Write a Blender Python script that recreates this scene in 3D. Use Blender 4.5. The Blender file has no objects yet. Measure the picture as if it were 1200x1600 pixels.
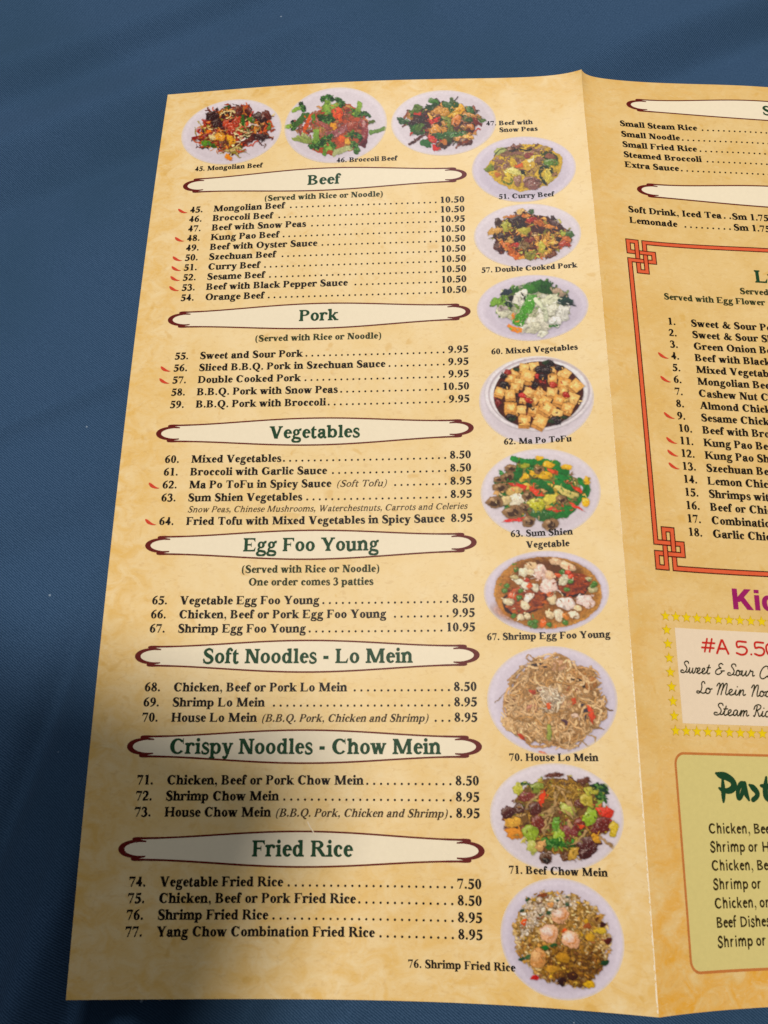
import bpy, math, random
import numpy as np
from mathutils import Matrix, Vector
from mathutils.geometry import delaunay_2d_cdt

# ------------------------------------------------------------------ scene, camera, light
SC = bpy.context.scene
COL = SC.collection
W = 0.142                      # width of one menu panel in metres (page unit)
MM = W / 142.0                 # one page millimetre
PAGE_H = 279.3                 # panel height in mm

cam_d = bpy.data.cameras.new('camera')
cam = bpy.data.objects.new('camera', cam_d)
COL.objects.link(cam)
R = np.array([[0.9999333528, 0.0098353155, -0.0060461968],
              [0.0074717718, -0.9505340443, -0.3105305189],
              [-0.0088012816, 0.3104646472, -0.9505441811]])
T = np.array([0.56047, -1.63179, 1.70498]) * W
cx, cy, cz = R[0], -R[1], -R[2]
cam.matrix_world = Matrix(((cx[0], cy[0], cz[0], T[0]), (cx[1], cy[1], cz[1], T[1]),
                           (cx[2], cy[2], cz[2], T[2]), (0, 0, 0, 1)))
cam_d.sensor_fit = 'HORIZONTAL'
cam_d.sensor_width = 36.0
cam_d.lens = 36.0 * 1356.15 / 1200.0
cam_d.clip_start = 0.01
cam_d.clip_end = 50.0
SC.camera = cam
cam_d.dof.use_dof = True
cam_d.dof.focus_distance = 0.305
cam_d.dof.aperture_fstop = 48

world = bpy.data.worlds.new('World')
SC.world = world
world.use_nodes = True
bg = world.node_tree.nodes['Background']
bg.inputs[0].default_value = (0.88, 0.93, 1.0, 1)
bg.inputs[1].default_value = 0.08


def area_light(name, loc, target, size, power, color):
    d = bpy.data.lights.new(name, 'AREA')
    d.shape = 'DISK'
    d.size = size
    d.energy = power
    d.color = color
    o = bpy.data.objects.new(name, d)
    COL.objects.link(o)
    o.location = loc
    o.rotation_euler = (Vector(target) - Vector(loc)).to_track_quat('-Z', 'Y').to_euler()
    return o


KEY_POS = (0.25, -0.03, 1.45)
area_light('key_lamp', KEY_POS, (0.07, -0.15, 0), 0.16, 16.6, (1.0, 0.93, 0.86))
area_light('far_lamp', (0.05, 1.5, 1.6), (0.07, -0.1, 0), 0.7, 11.0, (0.97, 0.98, 1.0))

SC.view_settings.view_transform = 'Standard'
SC.view_settings.look = 'None'
SC.view_settings.exposure = 0.0
SC.view_settings.gamma = 1.0
SC.view_settings.use_curve_mapping = False
SC.render.film_transparent = False


# ------------------------------------------------------------------ helpers
def lin(c):
    """#rrggbb as seen under the restaurant light -> linear colour"""
    if isinstance(c, str):
        c = c.lstrip('#')
        c = [int(c[i:i + 2], 16) / 255 for i in (0, 2, 4)]
    return tuple(x / 12.92 if x <= 0.04045 else ((x + 0.055) / 1.055) ** 2.4 for x in c)


def tag(o, label=None, category=None, group=None, kind=None):
    if label:
        o['label'] = label
    if category:
        o['category'] = category
    if group:
        o['group'] = group
    if kind:
        o['kind'] = kind
    return o


def mesh_obj(name, verts, faces, mat, parent=None, label=None, col=None, uv=None, smooth=False):
    """verts (n,3) array, faces list of index tuples (or (m,k) array)."""
    verts = np.asarray(verts, dtype=np.float64).reshape(-1, 3)
    me = bpy.data.meshes.new(name)
    ctr = (verts.min(0) + verts.max(0)) / 2
    if parent is None:
        ctr = np.zeros(3)
    off = np.array(getattr(parent, 'location', (0, 0, 0))) if parent is not None else 0
    if isinstance(faces, np.ndarray):
        m, k = faces.shape
        me.vertices.add(len(verts))
        me.vertices.foreach_set('co', (verts - ctr).ravel())
        me.loops.add(m * k)
        me.loops.foreach_set('vertex_index', faces.ravel().astype(np.int32))
        me.polygons.add(m)
        me.polygons.foreach_set('loop_start', np.arange(0, m * k, k, dtype=np.int32))
        me.polygons.foreach_set('loop_total', np.full(m, k, dtype=np.int32))
        me.update(calc_edges=True)
    else:
        me.from_pydata((verts - ctr).tolist(), [], faces)
        me.update()
    if col is not None:
        at = me.color_attributes.new('Ink', 'FLOAT_COLOR', 'POINT')
        c4 = np.ones((len(verts), 4))
        c4[:, :3] = col
        at.data.foreach_set('color', c4.ravel())
    if uv is not None:
        l = me.uv_layers.new(name='Page')
        idx = np.empty(len(me.loops), dtype=np.int32)
        me.loops.foreach_get('vertex_index', idx)
        l.data.foreach_set('uv', np.asarray(uv)[idx].ravel())
    if smooth:
        me.polygons.foreach_set('use_smooth', np.ones(len(me.polygons), dtype=bool))
    me.materials.append(mat)
    o = bpy.data.objects.new(name, me)
    COL.objects.link(o)
    o.location = ctr
    if parent is not None:
        o.parent = parent
        g = Vector((0, 0, 0))
        q = parent
        while q is not None:
            g += q.location
            q = q.parent
        o.location = Vector(ctr) - g
    if label:
        o['label'] = label
    return o


# ------------------------------------------------------------------ the curved sheet
DEG = 4
LX = [0.00205, 0.00717, 0.01013, -0.00212, -0.00171, -0.00011, -0.0015, -0.0117, 0.00292, -0.0031, -0.02569, -0.00675, -0.0165, -0.02967, -0.01711]
LY = [-0.00046, 0.00078, 0.00189, 0.00572, -0.00404, 0.00442, 0.00551, -0.00243, -0.0028, -0.00419, -0.01121, -0.0149, -0.00249, -0.01444, 0.00887]
LZ = [0.06375, -0.02609, -0.09637, 0.03855, -0.04154, 0.05615, 0.00266, -0.0059, 0.05085, 0.06726, 0.32338, -0.02707, 0.11235, 0.20282, 0.112]
RX = [-0.00183, -0.00446, 0.00374, 0.00366, -0.01344, -0.05025, -0.09414, -0.06893, -0.00816, 0.16827, 0.17539, 0.06685, -0.27823, -0.12673, 0.17026]
RY = [0.00084, -0.00236, -0.00221, 0.0099, -0.00813, -0.0098, 0.0303, 0.01487, -0.01444, 0.01917, -0.07848, 0.00102, -0.05106, 0.07395, 0.03875]
RZ = [0.12089, 0.04208, -0.1047, 0.06825, -0.04916, -0.29438, -0.29799, -0.06853, 0.05031, 0.44933, 0.01351, 0.00516, -0.17063, 0.2916, -0.3425]
HP = 1.96692


def poly(a, b, c):
    r = 0
    k = 0
    for i in range(DEG + 1):
        for j in range(DEG + 1 - i):
            r = r + c[k] * a ** i * b ** j
            k += 1
    return r


def sheet_raw(u, v):
    """u, v in mm on the opened sheet -> point in metres"""
    u = np.asarray(u, float) / 142.0
    v = np.asarray(v, float) / 142.0
    t = v / HP
    left = u <= 1.0
    b = t - 0.5
    aL = np.minimum(u, 1.0) - 0.5
    uR = np.clip(u, 1.0, 1.45)
    aR = uR - 1.0
    xl = np.minimum(u, 1.0) + poly(aL, b, LX)
    yl = -v + poly(aL, b, LY)
    zl = poly(aL, b, LZ) + (-0.00686 - 0.04036 * b) * np.exp(-(1 - np.minimum(u, 1.0)) / 0.15137)
    xr = u + poly(aR, b, RX)
    yr = -v + poly(aR, b, RY)
    zr = poly(aR, b, RZ) + (0.00186 - 0.00137 * b) * np.exp(-aR / 0.09768)
    # the fold kicks up a little at the top edge
    kick = 0.016 * np.exp(-np.maximum(t, 0) / 0.035)
    zl = zl + kick * np.exp(-(1 - np.minimum(u, 1.0)) / 0.045)
    zr = zr + kick * np.exp(-aR / 0.014)
    # seam value shared by both panels
    x0 = 1.0 + 0.5 * (poly(0.5 + 0 * b, b, LX) + poly(0 * b, b, RX))
    y0 = -v + 0.5 * (poly(0.5 + 0 * b, b, LY) + poly(0 * b, b, RY))
    z0 = 0.5 * (poly(0.5 + 0 * b, b, LZ) + poly(0 * b, b, RZ) + (-0.00686 - 0.04036 * b) + (0.00186 - 0.00137 * b)) + kick
    zr = np.maximum(zr, 0.004)
    ex = np.maximum(u - 1.45, 0)
    zr = 0.004 + (zr - 0.004) * np.exp(-ex * 2.2)
    x = np.where(left, xl, xr)
    y = np.where(left, yl, yr)
    z = np.where(left, zl, zr)
    s = (np.abs(u - 1.0) < 1e-9)
    x = np.where(s, x0, x)
    y = np.where(s, y0, y)
    z = np.where(s, z0, z)
    return np.stack([x, y, z], -1) * W


def sheet(u, v, off=0.0):
    P = sheet_raw(u, v)
    u = np.asarray(u, float)
    v = np.asarray(v, float)
    if off == 0:
        return P
    e = 0.05
    du = np.where(u > 142, e, -e)          # look away from the crease
    A = (sheet_raw(u + du, v) - P) * np.sign(du)[..., None]
    B = sheet_raw(u, v + e) - P
    n = np.cross(B, A)
    n /= np.linalg.norm(n, axis=-1)[..., None]
    return P + n * off * MM


# ------------------------------------------------------------------ materials
def new_mat(name, rough=0.45, spec=0.5):
    m = bpy.data.materials.new(name)
    m.use_nodes = True
    b = m.node_tree.nodes['Principled BSDF']
    b.inputs['Roughness'].default_value = rough
    b.inputs['Specular IOR Level'].default_value = spec
    return m, m.node_tree.nodes, m.node_tree.links, b


PR, PS = 0.36, 0.2             # the coated sheet: roughness and specular level, shared by the inks


def ink(name, c, var=0.08):
    m, N, L, b = new_mat(name, PR, PS)
    no = N.new('ShaderNodeTexNoise')
    tc = N.new('ShaderNodeTexCoord')
    no.inputs['Scale'].default_value = 900
    no.inputs['Detail'].default_value = 3
    L.new(tc.outputs['Object'], no.inputs['Vector'])
    mr = N.new('ShaderNodeMapRange')
    mr.inputs['To Min'].default_value = 1 - var * 2
    mr.inputs['To Max'].default_value = 1 + var * 2
    L.new(no.outputs['Fac'], mr.inputs['Value'])
    mx = N.new('ShaderNodeMix')
    mx.data_type = 'RGBA'
    mx.blend_type = 'MULTIPLY'
    mx.inputs[0].default_value = 1
    mx.inputs[6].default_value = (*lin(c), 1)
    L.new(mr.outputs[0], mx.inputs[7])
    L.new(mx.outputs[2], b.inputs['Base Color'])
    return m


M_TEXT = ink('black_ink', '#160d06')
M_NOTE = ink('olive_ink', '#333a1c')
M_ITAL = ink('brown_ink', '#402f17')
M_TITLE = ink('green_title_ink', '#1c4428')
M_BANNER = ink('cream_banner_ink', '#f2e4c6', 0.02)
M_MAROON = ink('maroon_ink', '#651710')
M_CHILI = ink('chili_red_ink', '#d2452a')
M_CHILID = ink('chili_stem_ink', '#a8532a')
M_ORANGE = ink('orange_frame_ink', '#e2623a')
M_FRAMED = ink('dark_frame_ink', '#4a0d06')
M_PURPLE = ink('magenta_ink', '#9c1c62')
M_STARF = ink('yellow_star_ink', '#eccb12')
M_STARE = ink('star_edge_ink', '#c69c2c')
M_KIDBOX = ink('pink_cream_box_ink', '#ecd7ba', 0.02)
M_RED = ink('red_price_ink', '#c9281f')
M_SCRIPT = ink('grey_script_ink', '#302d18')
M_PARTY = ink('party_box_ink', '#d8c880', 0.03)
M_PEDGE = ink('party_edge_ink', '#c4783c')
M_PTEXT = ink('party_text_ink', '#33270c')
M_CUT = ink('paper_cut_edge', '#efe0bf', 0.03)
M_CRACK_GLINT = ink('bare_paper_crack_and_glint', '#fbe9c8', 0.02)  # bare paper along the fold, also the colour of the painted glint


def photo_material():
    m, N, L, b = new_mat('printed_photo_ink', PR, PS)
    a = N.new('ShaderNodeAttribute')
    a.attribute_name = 'Ink'
    no = N.new('ShaderNodeTexNoise')
    tc = N.new('ShaderNodeTexCoord')
    no.inputs['Scale'].default_value = 1400
    L.new(tc.outputs['Object'], no.inputs['Vector'])
    mr = N.new('ShaderNodeMapRange')
    mr.inputs['To Min'].default_value = 0.9
    mr.inputs['To Max'].default_value = 1.1
    L.new(no.outputs['Fac'], mr.inputs['Value'])
    mx = N.new('ShaderNodeMix')
    mx.data_type = 'RGBA'
    mx.blend_type = 'MULTIPLY'
    mx.inputs[0].default_value = 1
    L.new(a.outputs['Color'], mx.inputs[6])
    L.new(mr.outputs[0], mx.inputs[7])
    L.new(mx.outputs[2], b.inputs['Base Color'])
    return m


M_PHOTO = photo_material()


def parchment(name, light, mid, gold, edge_gain, seed, foot_gain):
    """printed parchment: cream clouds, tan veins, golden trowel strokes towards the panel's margins"""
    m, N, L, b = new_mat(name, PR, PS)
    uv = N.new('ShaderNodeUVMap')
    uv.uv_map = 'Page'
    mp = N.new('ShaderNodeMapping')
    mp.inputs['Location'].default_value = (seed, seed * 1.7, 0)
    mp.inputs['Scale'].default_value = (1, 1.97, 1)
    L.new(uv.outputs[0], mp.inputs[0])

    def noise(scale, det, rough, dist=0.0, sx=1, sy=1):
        q = N.new('ShaderNodeMapping')
        q.inputs['Scale'].default_value = (sx, sy, 1)
        L.new(mp.outputs[0], q.inputs[0])
        n = N.new('ShaderNodeTexNoise')
        n.noise_dimensions = '2D'
        n.inputs['Scale'].default_value = scale
        n.inputs['Detail'].default_value = det
        n.inputs['Roughness'].default_value = rough
        n.inputs['Distortion'].default_value = dist
        L.new(q.outputs[0], n.inputs['Vector'])
        return n.outputs['Fac']

    def rng(s, a, bb, c=0.0, d=1.0):
        r = N.new('ShaderNodeMapRange')
        r.inputs['From Min'].default_value = a
        r.inputs['From Max'].default_value = bb
        r.inputs['To Min'].default_value = c
        r.inputs['To Max'].default_value = d
        L.new(s, r.inputs['Value'])
        return r.outputs[0]

    def math_(op, a, bb):
        q = N.new('ShaderNodeMath')
        q.operation = op
        for i, x in enumerate((a, bb)):
            if isinstance(x, (int, float)):
                q.inputs[i].default_value = x
            else:
                L.new(x, q.inputs[i])
        return q.outputs[0]

    def mix(f, a, bb, mode='MIX'):
        q = N.new('ShaderNodeMix')
        q.data_type = 'RGBA'
        q.blend_type = mode
        q.clamp_factor = True
        if isinstance(f, (int, float)):
            q.inputs[0].default_value = f
        else:
            L.new(f, q.inputs[0])
        for i, x in ((6, a), (7, bb)):
            if isinstance(x, tuple):
                q.inputs[i].default_value = (*x, 1)
            else:
                L.new(x, q.inputs[i])
        return q.outputs[2]

    sep = N.new('ShaderNodeSeparateXYZ')
    L.new(uv.outputs[0], sep.inputs[0])
    # page margins (uv: u in panel widths 0..1, v 0 top .. 1 bottom)
    ml = rng(sep.outputs[0], 0.20, 0.0)
    mb = rng(sep.outputs[1], 0.72, 1.0)
    mt = rng(sep.outputs[1], 0.07, 0.0)
    edge = math_('MAXIMUM', math_('MULTIPLY', math_('MAXIMUM', ml, mt), edge_gain), math_('MULTIPLY', mb, foot_gain))
    big = noise(7, 6, 0.66, 0.3)
    mid_n = noise(22, 7, 0.66, 0.5, 1.0, 1.3)
    fine = noise(70, 5, 0.62, 0.9, 1.0, 2.0)
    c = mix(rng(big, 0.35, 0.68), lin(light), lin(mid))
    c = mix(math_('MULTIPLY', rng(mid_n, 0.52, 0.74), 0.55), c, lin(mid))
    gold_f = math_('MULTIPLY', rng(mid_n, 0.30, 0.66), edge)
    c = mix(gold_f, c, lin(gold))
    vein = math_('MULTIPLY', rng(fine, 0.56, 0.72), 0.22)
    c = mix(vein, c, lin('#c2965a'))
    pale = math_('MULTIPLY', rng(fine, 0.42, 0.30), 0.22)
    c = mix(pale, c, lin('#f2dcae'))
    spots = noise(24, 2, 0.5, 0.3)
    c = mix(math_('MULTIPLY', rng(spots, 0.70, 0.78), 0.35), c, lin('#d6a238'))
    L.new(c, b.inputs['Base Color'])
    bn = N.new('ShaderNodeBump')
    bn.inputs['Strength'].default_value = 0.05
    bn.inputs['Distance'].default_value = 0.0002
    L.new(noise(34, 3, 0.5), bn.inputs['Height'])
    L.new(bn.outputs[0], b.inputs['Normal'])
    return m


M_PAPER_L = parchment('parchment_list_panel', '#f4daa6', '#efcf90', '#e6b450', 0.75, 0.0, 0.66)
M_PAPER_R = parchment('parchment_specials_panel', '#e9c98a', '#e1bb72', '#e6a52c', 0.3, 3.1, 1.0)


def cloth_material():
    m, N, L, b = new_mat('navy_twill_cloth', 0.85, 0.12)
    b.inputs['Sheen Weight'].default_value = 0.03
    b.inputs['Sheen Roughness'].default_value = 0.5
    tc = N.new('ShaderNodeTexCoord')
    mp = N.new('ShaderNodeMapping')
    mp.inputs['Rotation'].default_value = (0, 0, math.radians(-52))
    L.new(tc.outputs['Object'], mp.inputs[0])
    wv = N.new('ShaderNodeTexWave')
    wv.inputs['Scale'].default_value = 545
    wv.inputs['Distortion'].default_value = 2.0
    wv.inputs['Detail'].default_value = 2
    wv.inputs['Detail Scale'].default_value = 3
    L.new(mp.outputs[0], wv.inputs[0])
    n1 = N.new('ShaderNodeTexNoise')
    n1.inputs['Scale'].default_value = 2600
    n1.inputs['Detail'].default_value = 2
    L.new(tc.outputs['Object'], n1.inputs['Vector'])
    n2 = N.new('ShaderNodeTexNoise')
    n2.inputs['Scale'].default_value = 14
    n2.inputs['Detail'].default_value = 5
    L.new(tc.outputs['Object'], n2.inputs['Vector'])
    r = N.new('ShaderNodeValToRGB')
    r.color_ramp.elements[0].color = (*lin('#223e5b'), 1)
    r.color_ramp.elements[0].position = 0.25
    r.color_ramp.elements[1].color = (*lin('#466282'), 1)
    r.color_ramp.elements[1].position = 0.8
    ad = N.new('ShaderNodeMath')
    ad.operation = 'MULTIPLY_ADD'
    ad.inputs[1].default_value = 0.48
    L.new(wv.outputs['Fac'], ad.inputs[0])
    a2 = N.new('ShaderNodeMath')
    a2.operation = 'MULTIPLY'
    a2.inputs[1].default_value = 0.52
    L.new(n1.outputs['Fac'], a2.inputs[0])
    L.new(a2.outputs[0], ad.inputs[2])
    L.new(ad.outputs[0], r.inputs[0])
    mx = N.new('ShaderNodeMix')
    mx.data_type = 'RGBA'
    mx.inputs[7].default_value = (*lin('#29465c'), 1)
    mr = N.new('ShaderNodeMapRange')
    mr.inputs['From Min'].default_value = 0.45
    mr.inputs['From Max'].default_value = 0.7
    mr.inputs['To Max'].default_value = 0.5
    L.new(n2.outputs['Fac'], mr.inputs['Value'])
    L.new(mr.outputs[0], mx.inputs[0])
    L.new(r.outputs[0], mx.inputs[6])
    # scattered pale lint
    vo = N.new('ShaderNodeTexVoronoi')
    vo.inputs['Scale'].default_value = 60
    L.new(tc.outputs['Object'], vo.inputs['Vector'])
    lt = N.new('ShaderNodeMath')
    lt.operation = 'LESS_THAN'
    lt.inputs[1].default_value = 0.024
    L.new(vo.outputs['Distance'], lt.inputs[0])
    mx2 = N.new('ShaderNodeMix')
    mx2.data_type = 'RGBA'
    mx2.inputs[7].default_value = (*lin('#8294a6'), 1)
    L.new(lt.outputs[0], mx2.inputs[0])
    L.new(mx.outputs[2], mx2.inputs[6])
    L.new(mx2.outputs[2], b.inputs['Base Color'])
    bp = N.new('ShaderNodeBump')
    bp.inputs['Strength'].default_value = 0.6
    bp.inputs['Distance'].default_value = 0.0002
    L.new(ad.outputs[0], bp.inputs['Height'])
    L.new(bp.outputs[0], b.inputs['Normal'])
    return m


# ------------------------------------------------------------------ the tablecloth
def build_cloth():
    n = 520
    xs = np.linspace(-0.42, 0.60, n)
    ys = np.linspace(-0.72, 0.42, n)
    X, Y = np.meshgrid(xs, ys)

    def fold(x0, y0, x1, y1, w, a, sharp=1.0):
        dx, dy = x1 - x0, y1 - y0
        l = math.hypot(dx, dy)
        s = ((X - x0) * dx + (Y - y0) * dy) / l
        d = ((X - x0) * dy - (Y - y0) * dx) / l
        t = np.clip(np.minimum(s, l - s) / 0.06 + 0.5, 0, 1)
        return a * np.exp(-np.abs(d / w) ** (1.6 * sharp)) * t * t * (3 - 2 * t)

    Z = -0.0050 + 0.0012 * np.sin(X * 13 + Y * 9) * np.sin(Y * 11 - 3 * X)
    Z += fold(-0.16, -0.075, 0.06, 0.040, 0.010, 0.0049)      # long soft folds beyond the top left corner
    Z += fold(-0.16, -0.100, 0.03, 0.000, 0.009, -0.0038)
    Z += fold(-0.12, -0.010, 0.08, 0.075, 0.010, 0.0043)
    Z += fold(-0.12, -0.030, 0.04, 0.052, 0.008, -0.0029)
    Z += fold(-0.10, -0.155, 0.03, -0.090, 0.0035, 0.0023)    # thin ridge beside the list panel
    Z += fold(-0.10, -0.200, 0.00, -0.150, 0.009, -0.0029)
    Z += fold(0.120, -0.012, 0.300, 0.074, 0.010, -0.0058)    # valley past the fold
    Z += fold(0.150, 0.022, 0.330, 0.100, 0.010, 0.0043)
    Z += fold(-0.030, -0.340, 0.010, -0.195, 0.0050, 0.0064)  # gathered cloth at the lower left
    Z += fold(-0.018, -0.350, 0.016, -0.215, 0.0040, -0.0067)
    Z += fold(-0.004, -0.350, 0.024, -0.250, 0.0045, 0.0058)
    Z += fold(-0.050, -0.330, -0.010, -0.190, 0.0050, -0.0058)
    Z += fold(0.010, -0.345, 0.052, -0.270, 0.0050, -0.0049)
    Z += fold(0.030, -0.345, 0.075, -0.275, 0.0050, 0.0043)
    Z += fold(0.070, -0.330, 0.160, -0.288, 0.0060, -0.0043)
    # under the sheet the cloth is pressed flat
    ox = np.maximum(np.maximum(-X, X - 0.29), 0)
    oy = np.maximum(np.maximum(Y, -0.281 - Y), 0)
    dd = np.clip(np.hypot(ox, oy) / 0.03, 0, 1)
    Z = np.minimum(Z, -0.0008 + 0.006 * dd * dd)
    V = np.stack([X, Y, Z], -1).reshape(-1, 3)
    i = np.arange(n - 1)
    a = (i[:, None] * n + i[None, :]).ravel()
    F = np.stack([a, a + 1, a + 1 + n, a + n], 1)
    o = mesh_obj('tablecloth', V, F, cloth_material(), smooth=True)
    tag(o, 'plain navy blue twill tablecloth lying softly rumpled under the open menu', 'tablecloth')
    return o


build_cloth()

# ------------------------------------------------------------------ the menu and its sheet
menu = bpy.data.objects.new('restaurant_menu', None)
menu.empty_display_size = 0.02
COL.objects.link(menu)
menu.location = (0.142, -0.14, 0.0)
tag(menu, 'open folded paper menu with dish photos and price lists, lying on the blue cloth', 'menu')


def build_panel(u0, u1, mat, label, open_side):
    nu, nv = 96, 180
    # finer columns next to the crease
    s = np.linspace(0, 1, nu)
    s = s ** 2 if open_side == 'right' else 1 - (1 - s) ** 2
    us = u0 + (u1 - u0) * s
    us[0], us[-1] = u0, u1
    vs = PAGE_H * np.linspace(0, 1, nv) ** 1.15
    U, V = np.meshgrid(us, vs)
    top = sheet(U.ravel(), V.ravel())
    bot = sheet(U.ravel(), V.ravel(), -0.2)
    n = nu * nv
    i = np.arange(nv - 1)[:, None] * nu + np.arange(nu - 1)[None, :]
    a = i.ravel()
    ft = np.stack([a, a + nu, a + nu + 1, a + 1], 1)
    fb = np.stack([a + n, a + n + 1, a + n + nu + 1, a + n + nu], 1)
    rim = [np.arange(nu - 1), None]
    q = []
    k = np.arange(nu - 1)
    q.append(np.stack([k, k + 1, k + 1 + n, k + n], 1))                       # top edge
    kb = (nv - 1) * nu + k
    q.append(np.stack([kb + 1, kb, kb + n, kb + 1 + n], 1))                   # bottom edge
    r = np.arange(nv - 1) * nu
    if open_side == 'left':
        q.append(np.stack([r + nu, r, r + n, r + nu + n], 1))
    else:
        rr = r + nu - 1
        q.append(np.stack([rr, rr + nu, rr + nu + n, rr + n], 1))
    q = [f + 2 * n for f in q]                 # the rim has corners of its own, so that shading does not bleed round it
    F = np.concatenate([ft, fb] + q)
    uv = np.stack([(U.ravel() - u0) / 142.0, V.ravel() / PAGE_H], 1)
    uv = np.concatenate([uv, uv, uv, uv])
    o = mesh_obj('menu_panel', np.concatenate([top, bot, top, bot]), F, mat, menu, label, uv=uv, smooth=False)
    o.data.materials.append(M_CUT)             # the bare paper core shows along the cut edges
    mi = np.zeros(len(F), dtype=np.int32)
    mi[len(ft) + len(fb):] = 1
    o.data.polygons.foreach_set('material_index', mi)
    return o


build_panel(0.0, 142.0, M_PAPER_L, 'list panel with twelve dish photos, paler and curled at its free edge', 'left')
build_panel(142.0, 284.0, M_PAPER_R, 'tan panel beyond the fold, with the lunch list, kids box and green party box', 'right')
for o in menu.children:
    pass

# worn crease: flakes of bare paper along the fold
rnd = random.Random(5)
cv, cf = [], []
vv = 20.0
while vv < PAGE_H - 0.3:
    worn = 0.25 if vv < 150 else (0.5 if vv < 195 else 0.9)
    for k in range(rnd.randint(2, 5)):
        ww = (rnd.uniform(0.06, 0.16) if vv < 195 else rnd.uniform(0.12, 0.5)) if rnd.random() < worn else 0.015
        cv += [(142 - ww, vv), (142 - 1e-3, vv)]
        vv += rnd.uniform(0.2, 0.7)
cv = [q for q in cv if q[1] < PAGE_H - 0.1]
cf = [(2 * k, 2 * k + 2, 2 * k + 3, 2 * k + 1) for k in range(len(cv) // 2 - 1)]
cv = np.array(cv)
mesh_obj('fold_crack', sheet(cv[:, 0], cv[:, 1], 0.04), cf, M_CRACK_GLINT, menu, 'cracked white crease running down the fold')
# a small glint on a dent, painted as a pale sliver above the last heading
glint_uv = np.array([(57.6, 238.2), (57.9, 238.2), (58.6, 239.5), (58.3, 239.6), (60.1, 241.6), (59.9, 241.7)])
mesh_obj('painted_glint', sheet(glint_uv[:, 0], glint_uv[:, 1], 0.1), [(3, 2, 1, 0), (3, 5, 4, 2)], M_CRACK_GLINT, menu)
# ------------------------------------------------------------------ lettering (own outlines, drawn as shapes)
ADV = {' ': 250, '&': 833, '(': 333, ')': 333, ',': 250, '-': 333, '.': 250, '#': 500, "'": 250}
for d in '0123456789':
    ADV[d] = 500
for c, w in zip('ABCDEFGHIJKLMNOPQRSTUVWXYZ', [722, 667, 722, 722, 667, 611, 778, 778, 389, 500, 778, 667, 944, 722, 778, 611, 778, 722, 556, 667, 722, 722, 1000, 722, 722, 667]):
    ADV[c] = w
for c, w in zip('abcdefghijklmnopqrstuvwxyz', [500, 556, 444, 556, 444, 333, 500, 556, 278, 333, 556, 278, 833, 556, 500, 556, 556, 444, 389, 333, 556, 500, 722, 500, 500, 444]):
    ADV[c] = w

STYLES = {
    'serif': dict(S=186, s=178, h=68, sf=44, se=1.0, X=466, A=680, C=676, serif=True),
    'italic': dict(S=120, s=112, h=54, sf=32, se=0.7, X=455, A=676, C=660, serif=True),
    'bolditalic': dict(S=156, s=148, h=58, sf=36, se=0.8, X=460, A=680, C=668, serif=True),
    'title': dict(S=160, s=152, h=80, sf=64, se=0.95, X=490, A=690, C=672, serif=True),
    'sans': dict(S=126, s=120, h=106, sf=0, se=0, X=480, A=690, C=650, serif=False),
    'heavy': dict(S=178, s=172, h=120, sf=0, se=0, X=500, A=690, C=680, serif=False),
}


def catmull(pts, n=6, closed=False):
    P = np.array(pts, float)
    m = len(P)
    if m == 2 and not closed:
        return np.array([P[0] + (P[1] - P[0]) * t for t in np.linspace(0, 1, 2)])
    out = []
    for i in range(m if closed else m - 1):
        p1, p2 = P[i], P[(i + 1) % m]
        p0 = P[(i - 1) % m] if closed or i > 0 else 2 * p1 - p2
        p3 = P[(i + 2) % m] if closed or i + 2 < m else 2 * p2 - p1
        for t in np.arange(n) / n:
            out.append(0.5 * (2 * p1 + (p2 - p0) * t + (2 * p0 - 5 * p1 + 4 * p2 - p3) * t * t + (3 * p1 - p0 - 3 * p2 + p3) * t ** 3))
    out.append(P[0] if closed else P[-1])
    return np.array(out)


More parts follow.
